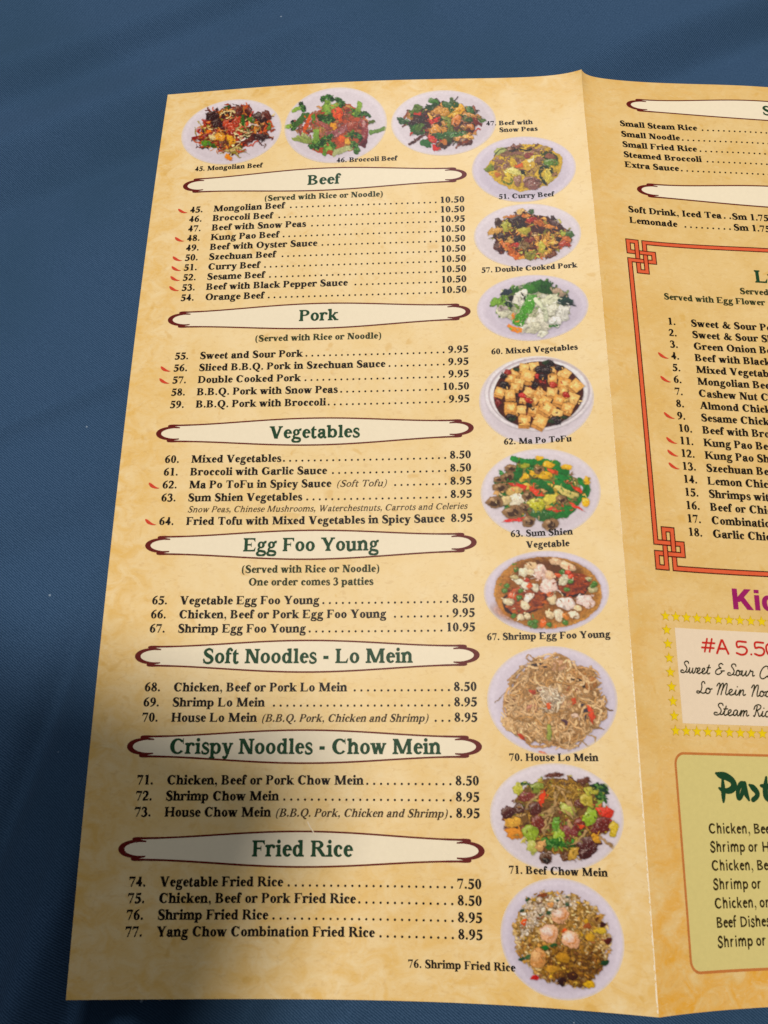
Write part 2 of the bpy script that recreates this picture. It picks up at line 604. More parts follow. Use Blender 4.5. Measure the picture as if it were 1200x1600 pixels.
class Pen:
    def __init__(self, p=None):
        self.p = p or {}
        self.q = []

    def pg(self, *pts):
        self.q.append([tuple(map(float, t)) for t in pts])

    def rect(self, x0, y0, x1, y1):
        if x1 > x0 and y1 > y0:
            self.pg((x0, y0), (x1, y0), (x1, y1), (x0, y1))

    def dot(self, x, y, r, ry=None, n=12):
        ry = ry or r
        self.q.append([(x + r * math.cos(2 * math.pi * k / n), y + ry * math.sin(2 * math.pi * k / n)) for k in range(n)])

    def ball(self, x, y, r):
        if self.p['serif']:
            self.dot(x, y, r)

    def ring(self, x, y, rx, ry, tx, ty, a0=0, a1=360, dx=0, n=26):
        for k in range(n):
            s, t = math.radians(a0 + (a1 - a0) * k / n), math.radians(a0 + (a1 - a0) * (k + 1) / n)
            o = lambda a: (x + rx * math.cos(a), y + ry * math.sin(a))
            i = lambda a: (x + dx + (rx - tx) * math.cos(a), y + (ry - ty) * math.sin(a))
            self.pg(o(s), o(t), i(t), i(s))

    def path(self, pts, n=6, caps=False, closed=False):
        P = catmull(pts, n, closed)
        d = np.gradient(P[:, :2], axis=0)
        if closed:
            d[0] = d[-1] = P[1, :2] - P[-2, :2]
        l = np.hypot(d[:, 0], d[:, 1]) + 1e-9
        nx = np.stack([-d[:, 1] / l, d[:, 0] / l], 1) * P[:, 2:3] / 2
        a, b = P[:, :2] + nx, P[:, :2] - nx
        for k in range(len(P) - 1):
            self.pg(a[k], a[k + 1], b[k + 1], b[k])
        if caps:
            self.dot(P[0, 0], P[0, 1], P[0, 2] / 2, n=10)
            self.dot(P[-1, 0], P[-1, 1], P[-1, 2] / 2, n=10)

    def serif(self, x, y, w, up=1, l=1.0, r=1.0):
        """foot (up=1) or head (up=-1) serif on a stem of width w centred at x"""
        p = self.p
        if not p['serif']:
            return
        e = 58 * p['se']
        t = p['sf']
        x0, x1 = x - w / 2 - e * l, x + w / 2 + e * r
        ys = sorted((y, y + up * t))
        self.rect(x0, ys[0], x1, ys[1])
        b = 34
        if l > 0:
            self.pg((x - w / 2 - e * l * 0.75, y + up * t), (x - w / 2 + 1, y + up * t), (x - w / 2 + 1, y + up * (t + b)))
        if r > 0:
            self.pg((x + w / 2 - 1, y + up * t), (x + w / 2 + e * r * 0.75, y + up * t), (x + w / 2 - 1, y + up * (t + b)))

    def stem(self, x, y0, y1, w, foot=True, head=None):
        self.rect(x - w / 2, y0, x + w / 2, y1)
        if foot:
            self.serif(x, y0, w, 1)
        if head == 'flag' and self.p['serif']:
            t = self.p['sf']
            self.pg((x - w / 2 - 62, y1 - 22 - t), (x - w / 2 - 62, y1 - 22), (x - w / 2 + 4, y1), (x - w / 2 + 4, y1 - 60 - t))
        elif head == 'both':
            self.serif(x, y1, w, -1)

    def diag(self, x0, y0, x1, y1, w):
        """horizontal width w, centre line from (x0,y0) to (x1,y1)"""
        self.pg((x0 - w / 2, y0), (x0 + w / 2, y0), (x1 + w / 2, y1), (x1 - w / 2, y1))


def draw_glyph(ch, st):
    p = STYLES[st]
    g = Pen(p)
    S, s, h, X, A, C = p['S'], p['s'], p['h'], p['X'], p['A'], p['C']
    D = -200
    ser = p['serif']
    hh = h * 1.15

    def arch(x0, x1):       # from a stem at x0 over to a stem at x1
        g.path([(x0 + s * 0.2, X * 0.66, h), (x0 + (x1 - x0) * 0.42, X * 0.93, h * 1.5), (x0 + (x1 - x0) * 0.72, X * 0.93, (h + s) * 0.62),
                (x1 - s * 0.05, X * 0.78, s * 0.98), (x1, X * 0.6, s)])
        g.rect(x1 - s / 2, 0, x1 + s / 2, X * 0.62)
        g.serif(x1, 0, s, 1)

    if ch == 'a':
        g.path([(86, X * .76, s * .55), (128, X * .9, h * 1.2), (228, X - h * .6, h * 1.3), (322, X * .86, s * .9), (338, X * .66, s)])
        g.rect(338 - s / 2, X * .16, 338 + s / 2, X * .68)
        g.ball(110, X * .73, s * .40)
        g.path([(338, X * .2, s), (372, X * .06, s * .6), (418, X * .045, h * 1.5), (474, X * .12, h * .8)] if ser else [(338, X * .2, s), (338, 0, s)])
        g.path([(330, X * .60, h), (230, X * .53, h * 1.6), (120, X * .40, s * .86), (98, X * .24, s), (146, X * .08, s * .7), (222, X * .06, h * 1.7), (330, X * .2, h)])
    elif ch == 'b':
        g.stem(112, 0 if not ser else 8, A, s, False, 'flag')
        g.ring(296, X / 2, 220, X / 2 + 8, s, hh, -150, 150, -6)
    elif ch == 'c':
        g.ring(246, X / 2, 220, X / 2 + 9, s, hh, 48, 318, 22)
        g.ball(352, X * .76, s * .46)
    elif ch == 'd':
        g.stem(396, 0, A, s, False, 'flag')
        g.ring(236, X / 2, 210, X / 2 + 8, s, hh, 30, 330, 6)
        if ser:
            g.rect(396, 0, 396 + s / 2 + 62, p['sf'] + 12)
    elif ch == 'e':
        g.ring(238, X / 2, 214, X / 2 + 9, s, hh, 0, 322, 18)
        g.rect(120, X * .5, 440, X * .5 + h)
    elif ch == 'f':
        g.stem(126, 0, A * .80, s)
        g.path([(126, A * .78, s), (150, A * .92, s * .8), (222, A * .99, h * 1.3), (300, A * .96, h * 1.2)])
        g.ball(300, A * .89, s * .44)
        g.rect(22, X - h, 300, X)
    elif ch == 'g':
        if ser:
            g.ring(224, X * .66, 176, X * .36, s * .86, h, 0, 360)
            g.path([(350, X * .86, h * 1.2), (420, X * .95, h * 1.6), (480, X * .93, h * 1.6)])
            g.path([(150, X * .36, h * 1.2), (92, X * .22, s * .6), (130, X * .08, s * .8), (260, X * .03, s * .84), (390, -20, s * .84), (432, -100, s * .62),
                    (370, -172, h * 1.6), (230, -196, h * 1.2), (96, -170, h * 1.6), (44, -104, h * 1.6), (90, -30, h * 1.3), (160, 4, h)])
        else:
            g.ring(230, X / 2, 205, X / 2 + 6, s, h, 0, 360)
            g.path([(390, X, s), (395, 0, s), (330, -150, h), (220, -180, h), (90, -150, h)])
    elif ch == 'h':
        g.stem(126, 0, A, s, True, 'flag')
        arch(126, 412)
    elif ch == 'i':
        g.stem(142, 0, X, s, True, 'flag')
        if ser:
            g.dot(138, A * .90, s * .56)
        else:
            g.rect(142 - s / 2, A * .82, 142 + s / 2, A * .98)
    elif ch == 'k':
        g.stem(126, 0, A, s, True, 'flag')
        g.diag(170, X * .36, 420, X * .97, h * 1.6 if ser else s * 1.2)
        g.diag(440, 0, 240, X * .62, s * 1.18)
        g.serif(430, X, h, -1, 1.2, 1.2)
        g.serif(446, 0, s, 1, .8, .8)
    elif ch == 'l':
        g.stem(142, 0, A, s, True, 'flag')
    elif ch == 'm':
        g.stem(126, 0, X, s, True, 'flag')
        arch(126, 412)
        arch(412, 700)
    elif ch == 'n':
        g.stem(126, 0, X, s, True, 'flag')
        arch(126, 412)
    elif ch == 'o':
        g.ring(250, X / 2, 226, X / 2 + 9, s, hh, 0, 360)
    elif ch == 'p':
        g.stem(122, D, X, s, True, 'flag')
        g.ring(300, X / 2, 220, X / 2 + 8, s, hh, -148, 150, -6)
    elif ch == 'q':
        g.stem(420, D, X, s, True, None)
        g.ring(250, X / 2, 220, X / 2 + 8, s, hh, 30, 330, 6)
    elif ch == 'r':
        g.stem(126, 0, X, s, True, 'flag')
        g.path([(140, X * .6, h), (210, X * .88, h * 1.5), (290, X * .96, s * .5), (385, X * .9, s * .5)])
        g.ball(362, X * .84, s * .48)
    elif ch == 's':
        w = s * .82
        g.path([(322, X * .76, h), (288, X * .92, h * 1.1), (186, X * .97, h * 1.3), (96, X * .84, w * .8), (112, X * .66, w), (220, X * .5, w * 1.12), (320, X * .33, w), (314, X * .13, w * .75),
                (206, X * .03, h * 1.3), (92, X * .08, h * 1.2), (48, X * .26, h)])
        if ser:
            g.pg((322 - 12, X), (330, X), (336, X * .66), (312, X * .66))
            g.pg((34, 0), (54, 0), (60, X * .34), (34, X * .34))
    elif ch == 't':
        g.rect(120 - s / 2, X * .2, 120 + s / 2, X)
        g.pg((120 - s / 2, X - 2), (120 + s / 2, X - 2), (120 + s / 2, X * 1.34), (108, X * 1.22))
        g.path([(120, X * .24, s), (142, X * .09, s * .8), (206, X * .05, h * 1.7), (312, X * .16, h)])
        g.rect(18, X - h, 300, X)
    elif ch == 'u':
        g.rect(120 - s / 2, X * .3, 120 + s / 2, X)
        g.path([(120, X * .34, s), (132, X * .14, s * .95), (216, X * .05, h * 1.8), (330, X * .13, h * 1.2), (400, X * .3, h)])
        g.stem(408, 0, X, s, False, 'flag')
        if ser:
            g.pg((120 - s / 2 - 62, X - p['sf']), (120 - s / 2 + 4, X - p['sf'] - 20), (120 - s / 2 + 4, X), (120 - s / 2 - 62, X))
            g.rect(400, 0, 408 + s / 2 + 56, p['sf'])
    elif ch == 'v':
        g.diag(262, 0, 112, X, s * 1.12)
        g.diag(262, 0, 416, X, h * 1.4 if ser else s * 1.12)
        g.serif(112, X, s, -1, .9, .7)
        g.serif(416, X, h, -1, 1, .9)
    elif ch == 'w':
        for a in (0, 250):
            g.diag(232 + a, 0, 104 + a, X, s * 1.08)
        g.diag(232, 0, 354, X * .97, h * 1.4 if ser else s)
        g.diag(482, 0, 628, X, h * 1.4 if ser else s)
        g.serif(104, X, s, -1, .9, .6)
        g.serif(354, X, s, -1, .6, .6)
        g.serif(628, X, h, -1, 1, .9)
    elif ch == 'x':
        g.diag(390, 0, 116, X, s * 1.2)
        g.diag(96, 0, 408, X, h * 1.5 if ser else s * 1.2)
        g.serif(116, X, s, -1, .9, .6)
        g.serif(408, X, h, -1, 1, .8)
        g.serif(392, 0, s, 1, .6, .9)
        g.serif(92, 0, h, 1, .8, 1)
    elif ch == 'y':
        g.diag(266, 0, 112, X, s * 1.12)
        g.diag(266, 0, 420, X, h * 1.4 if ser else s * 1.1)
        g.path([(270, 30, s * .6), (232, -90, h * 1.4), (176, -170, h * 1.4), (96, -180, h * 1.2)])
        g.ball(98, -146, s * .44)
        g.serif(112, X, s, -1, .9, .7)
        g.serif(420, X, h, -1, 1, .9)
    elif ch == 'z':
        g.rect(46, X - h * 1.2, 398, X)
        g.rect(34, 0, 408, h * 1.2)
        g.pg((34, h * .6), (34 + s * 1.2, h * .6), (398, X - h * .6), (398 - s * 1.2, X - h * .6))
        if ser:
            g.pg((46, X), (46, X * .68), (70, X * .68), (96, X))
            g.pg((408, 0), (418, X * .34), (392, X * .34), (360, 0))
    # -------- capitals
    elif ch == 'A':
        g.diag(570, 0, 372, C + 10, S * 1.18)
        g.diag(110, 0, 352, C, h * 1.5 if ser else S * 1.1)
        g.rect(190, C * .32, 520, C * .32 + h * 1.1)
        g.serif(106, 0, h, 1, 1.1, 1.3)
        g.serif(574, 0, S, 1, .9, 1)
    elif ch in 'BPRDFEL':
        g.rect(158 - S / 2, 0, 158 + S / 2, C)
        g.serif(158, 0, S, 1, 1, .4)
        g.serif(158, C, S, -1, 1, .4)
        if ch == 'B':
            g.rect(150, C - h, 330, C)
            g.rect(150, C * .5 - h * .3, 340, C * .5 + h * .7)
            g.rect(150, 0, 340, h)
            g.ring(326, C * .76, 222, C * .24 + 1, S, h, -92, 92)
            g.ring(336, C * .265, 270, C * .265, S * 1.04, h, -92, 92)
        elif ch == 'P':
            g.rect(150, C - h, 330, C)
            g.rect(150, C * .45, 330, C * .45 + h)
            g.ring(320, C * .725, 256, C * .275, S, h, -92, 92)
        elif ch == 'R':
            g.rect(150, C - h, 340, C)
            g.rect(150, C * .48, 340, C * .48 + h)
            g.ring(326, C * .74, 256, C * .26, S, h, -92, 92)
            g.diag(618, 0, 370, C * .5, S * 1.22)
            g.serif(626, 0, S, 1, .3, 1.1)
        elif ch == 'D':
            g.rect(150, C - h, 310, C)
            g.rect(150, 0, 310, h)
            g.ring(300, C / 2, 385, C / 2, S, h, -92, 92)
        elif ch in 'FE':
            xr = 600 if ch == 'E' else 570
            g.rect(150, C - h, xr, C)
            g.rect(150, C * .5 - h / 2, 430, C * .5 + h / 2)
            if ser:
                g.pg((xr - 30, C), (xr, C), (xr + 6, C * .72), (xr - 20, C * .72), (xr - 90, C - h))
                g.pg((402, C * .66), (430, C * .66), (430, C * .34), (402, C * .34), (386, C * .5))
            if ch == 'E':
                g.rect(150, 0, 600, h)
                if ser:
                    g.pg((596, 0), (632, C * .30), (604, C * .30), (520, h * .9), (520, 0))
        elif ch == 'L':
            g.rect(150, 0, 590, h)
            g.serif(158, C, S, -1, 1, 1)
            if ser:
                g.pg((584, 0), (628, C * .34), (600, C * .34), (500, h * .9), (500, 0))
    elif ch == 'C':
        g.ring(372, C / 2, 336, C / 2 + 14, S * 1.08, h * 1.1, 38, 322, 26)
        if ser:
            g.pg((612, C + 12), (636, C + 12), (644, C * .64), (618, C * .64), (576, C * .82))
    elif ch == 'G':
        g.ring(376, C / 2, 340, C / 2 + 14, S * 1.08, h * 1.1, 40, 312, 26)
        g.rect(606 - S / 2, C * .06, 606 + S / 2, C * .42)
        if ser:
            g.pg((620, C + 12), (644, C + 12), (652, C * .66), (626, C * .66), (584, C * .83))
            g.rect(606 - S / 2 - 56, C * .42, 606 + S / 2 + 56, C * .42 + p['sf'])
        else:
            g.rect(430, C * .40, 606 + S / 2, C * .40 + h)
    elif ch == 'H':
        for x in (158, 620):
            g.stem(x, 0, C, S, True, 'both')
        g.rect(158, C * .5 - h * .6, 620, C * .5 + h * .6)
    elif ch == 'I':
        g.stem(194, 0, C, S, True, 'both')
    elif ch == 'K':
        g.stem(158, 0, C, S, True, 'both')
        g.diag(200, C * .36, 620, C, h * 1.6 if ser else S * 1.3)
        g.diag(668, 0, 350, C * .62, S * 1.25)
        g.serif(630, C, h, -1, 1.6, 1.3)
        g.serif(676, 0, S, 1, .8, .9)
    elif ch == 'M':
        g.rect(150 - h * .8, 0, 150 + h * .8, C)
        g.serif(150, 0, h * 1.6, 1, 1.3, 1.3)
        g.diag(468, 20, 190, C, S * 1.14)
        g.diag(480, 20, 740, C, h * 1.5 if ser else S)
        g.stem(774, 0, C, S, True, None)
        g.serif(774, C, S, -1, .2, 1)
        g.serif(170, C, S, -1, 1, .1)
    elif ch == 'N':
        g.rect(140 - h * .75, 0, 140 + h * .75, C)
        g.serif(140, 0, h * 1.5, 1, 1.3, 1.3)
        g.diag(560, 0, 176, C, S * 1.22)
        g.rect(588 - h * .75, -10, 588 + h * .75, C)
        g.serif(588, C, h * 1.5, -1, 1.3, 1.3)
        g.serif(150, C, S, -1, 1, .1)
    elif ch in 'OQ':
        g.ring(388, C / 2, 352, C / 2 + 14, S * 1.12, h * 1.1, 0, 360)
        if ch == 'Q':
            g.path([(330, 10, h * 1.5), (430, -70, S * .7), (560, -150, S * .7), (690, -150, h)])
    elif ch == 'S':
        w = S * 1.0
        g.path([(462, C * .76, h), (410, C * .92, h * 1.2), (290, C * .985, h * 1.4), (150, C * .88, w * .8), (128, C * .72, w), (230, C * .56, w * 1.15), (380, C * .43, w * 1.15), (454, C * .27, w),
                (410, C * .1, w * .8), (272, C * .015, h * 1.4), (128, C * .08, h * 1.2), (58, C * .28, h)])
        if ser:
            g.pg((456, C + 10), (480, C + 10), (484, C * .67), (458, C * .67))
            g.pg((44, -10), (68, -10), (70, C * .34), (44, C * .34))
    elif ch == 'T':
        g.stem(334, 0, C, S, True, None)
        g.rect(44, C - h, 624, C)
        if ser:
            g.pg((36, C), (32, C * .70), (56, C * .70), (130, C - h), (130, C))
            g.pg((632, C), (636, C * .70), (612, C * .70), (538, C - h), (538, C))
    elif ch == 'U':
        g.rect(150 - S / 2, C * .3, 150 + S / 2, C)
        g.serif(150, C, S, -1)
        g.path([(150, C * .32, S), (180, C * .12, S * .9), (350, C * .02, h * 1.8), (520, C * .1, h * 1.6), (590, C * .32, h * 1.5)])
        g.rect(590 - h * .75, C * .3, 590 + h * .75, C)
        g.serif(590, C, h * 1.5, -1, 1.2, 1.2)
    elif ch == 'V':
        g.diag(382, -8, 158, C, S * 1.2)
        g.diag(382, -8, 594, C, h * 1.5 if ser else S * 1.1)
        g.serif(156, C, S, -1, 1, .9)
        g.serif(596, C, h, -1, 1.5, 1.2)
    elif ch == 'W':
        for a in (0, 320):
            g.diag(350 + a, -8, 150 + a, C, S * 1.15)
        g.diag(350, -8, 500, C * .9, h * 1.5 if ser else S)
        g.diag(670, -8, 866, C, h * 1.5 if ser else S)
        g.serif(148, C, S, -1, 1, .8)
        g.serif(468, C, S, -1, .8, .8)
        g.serif(866, C, h, -1, 1.4, 1.1)
    elif ch == 'Y':
        g.stem(370, 0, C * .46, S, True, None)
        g.diag(366, C * .38, 152, C, S * 1.18)
        g.diag(390, C * .38, 592, C, h * 1.6 if ser else S * 1.1)
        g.serif(150, C, S, -1, 1, .9)
        g.serif(596, C, h, -1, 1.4, 1.2)
    # -------- figures and points
    elif ch == '0':
        g.ring(250, C / 2, 226, C / 2 + 12, s * .98, h, 0, 360)
    elif ch == '1':
        g.stem(262, 0, C, s, True, None)
        g.pg((262 - s / 2, C + 12), (262 + s / 2, C + 12), (262 + s / 2, C - 30), (262 - s / 2, C - 60))
        g.pg((262 - s / 2 - 84, C - 62), (262 - s / 2 + 6, C + 10), (262 - s / 2 + 6, C - 92), (262 - s / 2 - 84, C - 84))
    elif ch == '2':
        g.path([(52, C * .70, h), (110, C * .90, h * 1.6), (226, C * .955, s * .6), (348, C * .84, s * .95), (356, C * .66, s), (270, C * .40, s * .7), (130, C * .2, h * 1.7), (60, C * .1, h)])
        g.pg((38, 0), (430, 0), (470, C * .24), (446, C * .24), (400, C * .155), (120, C * .155), (38, C * .04))
    elif ch == '3':
        g.path([(60, C * .72, h), (120, C * .91, h * 1.6), (226, C * .955, s * .55), (336, C * .85, s * .9), (324, C * .66, s * .85), (200, C * .54, h)])
        g.path([(200, C * .54, h * 1.2), (320, C * .47, s * .8), (386, C * .29, s), (320, C * .1, s * .8), (190, C * .02, h * 1.6), (80, C * .06, s * .5)])
        g.ball(92, C * .08, s * .4)
    elif ch == '4':
        g.rect(306 - s / 2, 0, 306 + s / 2, C)
        g.rect(26, C * .22, 470, C * .22 + h * 2.2)
        g.pg((26, C * .22), (26 + h * 2.4, C * .22), (306, C * .86), (306, C))
    elif ch == '5':
        g.pg((120, C), (440, C), (478, C + 30), (440, C * .79), (120, C * .79))
        g.pg((118, C), (168, C), (140, C * .50), (76, C * .50))
        g.path([(80, C * .52, h * 1.1), (190, C * .575, s * .62), (320, C * .50, s), (388, C * .32, s), (330, C * .12, s * .8), (200, C * .02, h * 1.5), (80, C * .06, s * .5)])
        g.ball(92, C * .08, s * .42)
    elif ch == '6':
        g.ring(256, C * .31, 222, C * .31 + 10, s * .95, h, 0, 360)
        g.path([(100, C * .36, s * .95), (130, C * .62, s * .9), (250, C * .87, s * .6), (430, C + 8, h)])
    elif ch == '7':
        g.pg((38, C), (470, C), (470, C * .94), (236, -10), (150, -10), (372, C * .80), (110, C * .80), (50, C * .66), (22, C * .66))
    elif ch == '8':
        g.ring(250, C * .75, 192, C * .25 + 12, s * .8, h, 0, 360)
        g.ring(250, C * .265, 224, C * .265 + 12, s * .88, h, 0, 360)
        g.path([(150, C * .66, s * .8), (250, C * .52, s * 1.0), (350, C * .38, s * .85)])
    elif ch == '9':
        g.ring(244, C * .69, 222, C * .31 + 10, s * .95, h, 0, 360)
        g.path([(400, C * .64, s * .95), (370, C * .38, s * .9), (250, C * .13, s * .6), (70, -8, h)])
    elif ch == '.':
        g.dot(125, 72, 82 if ser else 62)
    elif ch == ',':
        g.dot(125, 72, 80 if ser else 60)
        g.path([(170, 60, 70), (176, -30, 50), (140, -110, 30), (70, -170, 16)])
    elif ch == '-':
        g.rect(44, 190, 288, 190 + (h * 1.9 if ser else h))
    elif ch == '(':
        g.path([(292, 690, 24), (150, 560, s * .55), (104, 260, s * .8), (150, -40, s * .55), (292, -168, 24)])
    elif ch == ')':
        g.path([(40, 690, 24), (182, 560, s * .55), (228, 260, s * .8), (182, -40, s * .55), (40, -168, 24)])
    elif ch == '&':
        g.ring(300, C * .25, 240, C * .25 + 12, S * .95, h, 100, 350, 0)
        g.ring(350, C * .77, 150, C * .23 + 12, S * .62, h, 0, 360)
        g.path([(250, C * .66, S * .9), (400, C * .4, S * 1.05), (560, C * .14, S), (690, C * .03, S * .55), (790, C * .14, h)])
        g.path([(250, C * .48, h * 1.3), (330, C * .56, h * 1.4), (400, C * .6, h * 1.4)])
        g.path([(500, C * .12, h * 1.2), (590, C * .28, h * 1.4), (660, C * .5, h * 1.4)])
        g.rect(540, C * .52, 780, C * .52 + h)
    else:
        print('no glyph', repr(ch))
    return g.q


def union(polys):
    """merge overlapping outline pieces into one flat, non-overlapping triangle mesh"""
    V, F = [], []
    for q in polys:
        a = sum(q[k][0] * q[(k + 1) % len(q)][1] - q[(k + 1) % len(q)][0] * q[k][1] for k in range(len(q)))
        if abs(a) < 1e-6:
            continue
        if a < 0:
            q = q[::-1]
        b = len(V)
        V += [Vector(t) for t in q]
        F.append(list(range(b, b + len(q))))
    if not F:
        return np.zeros((0, 2)), []
    vo, eo, fo, _, _, _ = delaunay_2d_cdt(V, [], F, 0, 1e-5, False)
    vo = np.array([tuple(v) for v in vo])
    tri = np.array([f for f in fo if len(f) == 3], dtype=int)
    c = vo[tri].mean(1)
    keep = np.zeros(len(tri), bool)
    for f in F:                               # keep what lies inside any of the pieces
        P = np.array([tuple(V[k]) for k in f])
        lo, hi = P.min(0), P.max(0)
        m = np.where(~keep & (c[:, 0] >= lo[0]) & (c[:, 0] <= hi[0]) & (c[:, 1] >= lo[1]) & (c[:, 1] <= hi[1]))[0]
        if not len(m):
            continue
        ins = np.zeros(len(m), bool)
        for k in range(len(P)):
            (x0, y0), (x1, y1) = P[k - 1], P[k]
            cr = (y0 > c[m, 1]) != (y1 > c[m, 1])
            if cr.any():
                xi = (x1 - x0) * (c[m, 1] - y0) / (y1 - y0 if y1 != y0 else 1e-12) + x0
                ins ^= cr & (c[m, 0] < xi)
        keep[m[ins]] = True
    out = []
    for t in tri[keep]:                       # one winding for all
        (x0, y0), (x1, y1), (x2, y2) = vo[t]
        out.append((int(t[0]), int(t[1]), int(t[2])) if (x1 - x0) * (y2 - y0) - (x2 - x0) * (y1 - y0) > 0 else (int(t[0]), int(t[2]), int(t[1])))
    return vo, out


GLYPHS = {}


def glyph(ch, st):
    k = (ch, st)
    if k not in GLYPHS:
        GLYPHS[k] = union(draw_glyph(ch, st)) if ch != ' ' else (np.zeros((0, 2)), [])
    return GLYPHS[k]


def text_width(s, size, track=0.0):
    return sum(ADV[c] for c in s) / 1000 * size + track * (len(s) - 1)


def layout(s, u, v, size, st='serif', track=0.0, sx=1.0, slant=0.0, align='l', rise=0.0):
    """flat page-mm vertices and faces of a line of lettering; baseline starts at (u, v), v grows downwards"""
    w = text_width(s, size, track) * sx
    if align == 'r':
        u = u - w
    elif align == 'c':
        u = u - w / 2
    V, F = [], []
    n = 0
    x = u
    for ch in s:
        gv, gf = glyph(ch, st)
        if len(gv):
            gx = x + (gv[:, 0] + slant * gv[:, 1]) * size / 1000 * sx
            gy = v - gv[:, 1] * size / 1000 - rise * (gx - u)
            V.append(np.stack([gx, gy], 1))
            F += [tuple(i + n for i in f) for f in gf]
            n += len(gv)
        x += (ADV[ch] * size / 1000 + track) * sx
    return np.concatenate(V), F


L_INK, L_LINE, L_TEXT = 0.03, 0.055, 0.085       # heights of the print layers above the sheet, mm


def ink_obj(name, V, F, mat, parent, label=None, off=L_TEXT):
    V = np.asarray(V)
    G = []
    for f in F:                               # every face looks up from the sheet
        (x0, y0), (x1, y1), (x2, y2) = V[f[0]], V[f[1]], V[f[2]]
        G.append(f[::-1] if (x1 - x0) * (y2 - y0) - (x2 - x0) * (y1 - y0) > 0 else f)
    return mesh_obj(name, sheet(V[:, 0], V[:, 1], off), G, mat, parent, label)


def write(name, s, u, v, size, mat, parent, label=None, off=L_TEXT, **k):
    V, F = layout(s, u, v, size, **k)
    return ink_obj(name, V, F, mat, parent, label, off)


def strokes_obj(name, paths, mat, parent, label=None, off=L_TEXT, dots=()):
    """paths in page mm: lists of (u, v, width)"""
    g = Pen()
    for q in paths:
        g.path(q, 5, True)
    for x, y, r in dots:
        g.dot(x, y, r, n=10)
    V, F = union([[(a, -b) for a, b in q] for q in g.q])
    V = V * np.array([1, -1])
    return ink_obj(name, V, F, mat, parent, label, off)
# ------------------------------------------------------------------ left panel: sections
U_NUM, U_NAME, U_PRICE = 13.03, 20.80, 101.95
FS = 3.46


def banner(vc, half, u0, u1, title, base, size, ucen, label, parent=menu):
    """lens-shaped scroll heading: cream field, maroon outline with crescent ends and little hooks"""
    um = (u0 + u1) / 2
    hl = (u1 - u0) / 2
    he = half * 0.60
    ub = hl - 5.2                       # where the long lines end

    def prof(x):                        # half height of the body at distance x from the middle
        t = min(abs(x) / ub, 1)
        return he + (half - he) * (0.5 + 0.5 * math.cos(math.pi * t)) ** 0.9
    xs = np.linspace(-ub, ub, 61)
    V, F = [], []
    rows = 5
    cap = []
    for k in range(1, 9):               # rounded ends inside the crescents
        a = math.pi / 2 * k / 8
        cap.append((ub - .3 + 4.4 * math.sin(a), he * 0.74 * math.cos(a) + 0.02))
    cols = [(um - x, y) for x, y in cap[::-1]] + [(um + x, prof(x) - 0.25) for x in xs] + [(um + x, y) for x, y in cap]
    for x, y in cols:
        for r in range(rows):
            V.append((x, vc + y * (2 * r / (rows - 1) - 1)))
    for c in range(len(cols) - 1):
        for r in range(rows - 1):
            a = c * rows + r
            F.append((a, a + rows, a + rows + 1, a + 1))
    part = ink_obj('heading_banner', V, F, M_BANNER, parent, label, L_INK)
    g = Pen()
    for sg in (-1, 1):
        g.path([(um + x, vc + sg * prof(x), 0.42 if abs(x) < ub * .9 else 0.5) for x in xs], 2)
        for sx in (-1, 1):
            # long line runs out into a blunt hook, then turns back inwards
            X = lambda x: um + sx * x
            Y = lambda y: vc + sg * y
            g.path([(X(ub - 1.5), Y(he + .0), .5), (X(ub + 0.5), Y(he * .99), .66), (X(ub + 1.5), Y(he * .90), .78), (X(ub + .6), Y(he * .80), .7), (X(ub - 1.8), Y(he * .70), .34)], 6)
            g.dot(X(ub + 1.2), Y(he * .93), .44)
    for sx in (-1, 1):
        n = 22
        o, i = [], []
        for k in range(n + 1):
            a = -math.pi / 2 + math.pi * k / n
            o.append((um + sx * (ub + 0.9 + 4.3 * math.cos(a)), vc + he * 0.84 * math.sin(a)))
            i.append((um + sx * (ub - 0.9 + 4.55 * math.cos(a)), vc + he * 0.66 * math.sin(a)))
        for k in range(n):
            g.pg(o[k], o[k + 1], i[k + 1], i[k])
    Vo, Fo = union([[(a, -b) for a, b in q] for q in g.q])
    ink_obj('banner_outline', Vo * np.array([1, -1]), Fo, M_MAROON, part, None, L_LINE)
    if title:
        write('heading_title', title, ucen, base, size, M_TITLE, part, st='title', align='c', sx=1.0)
    return part


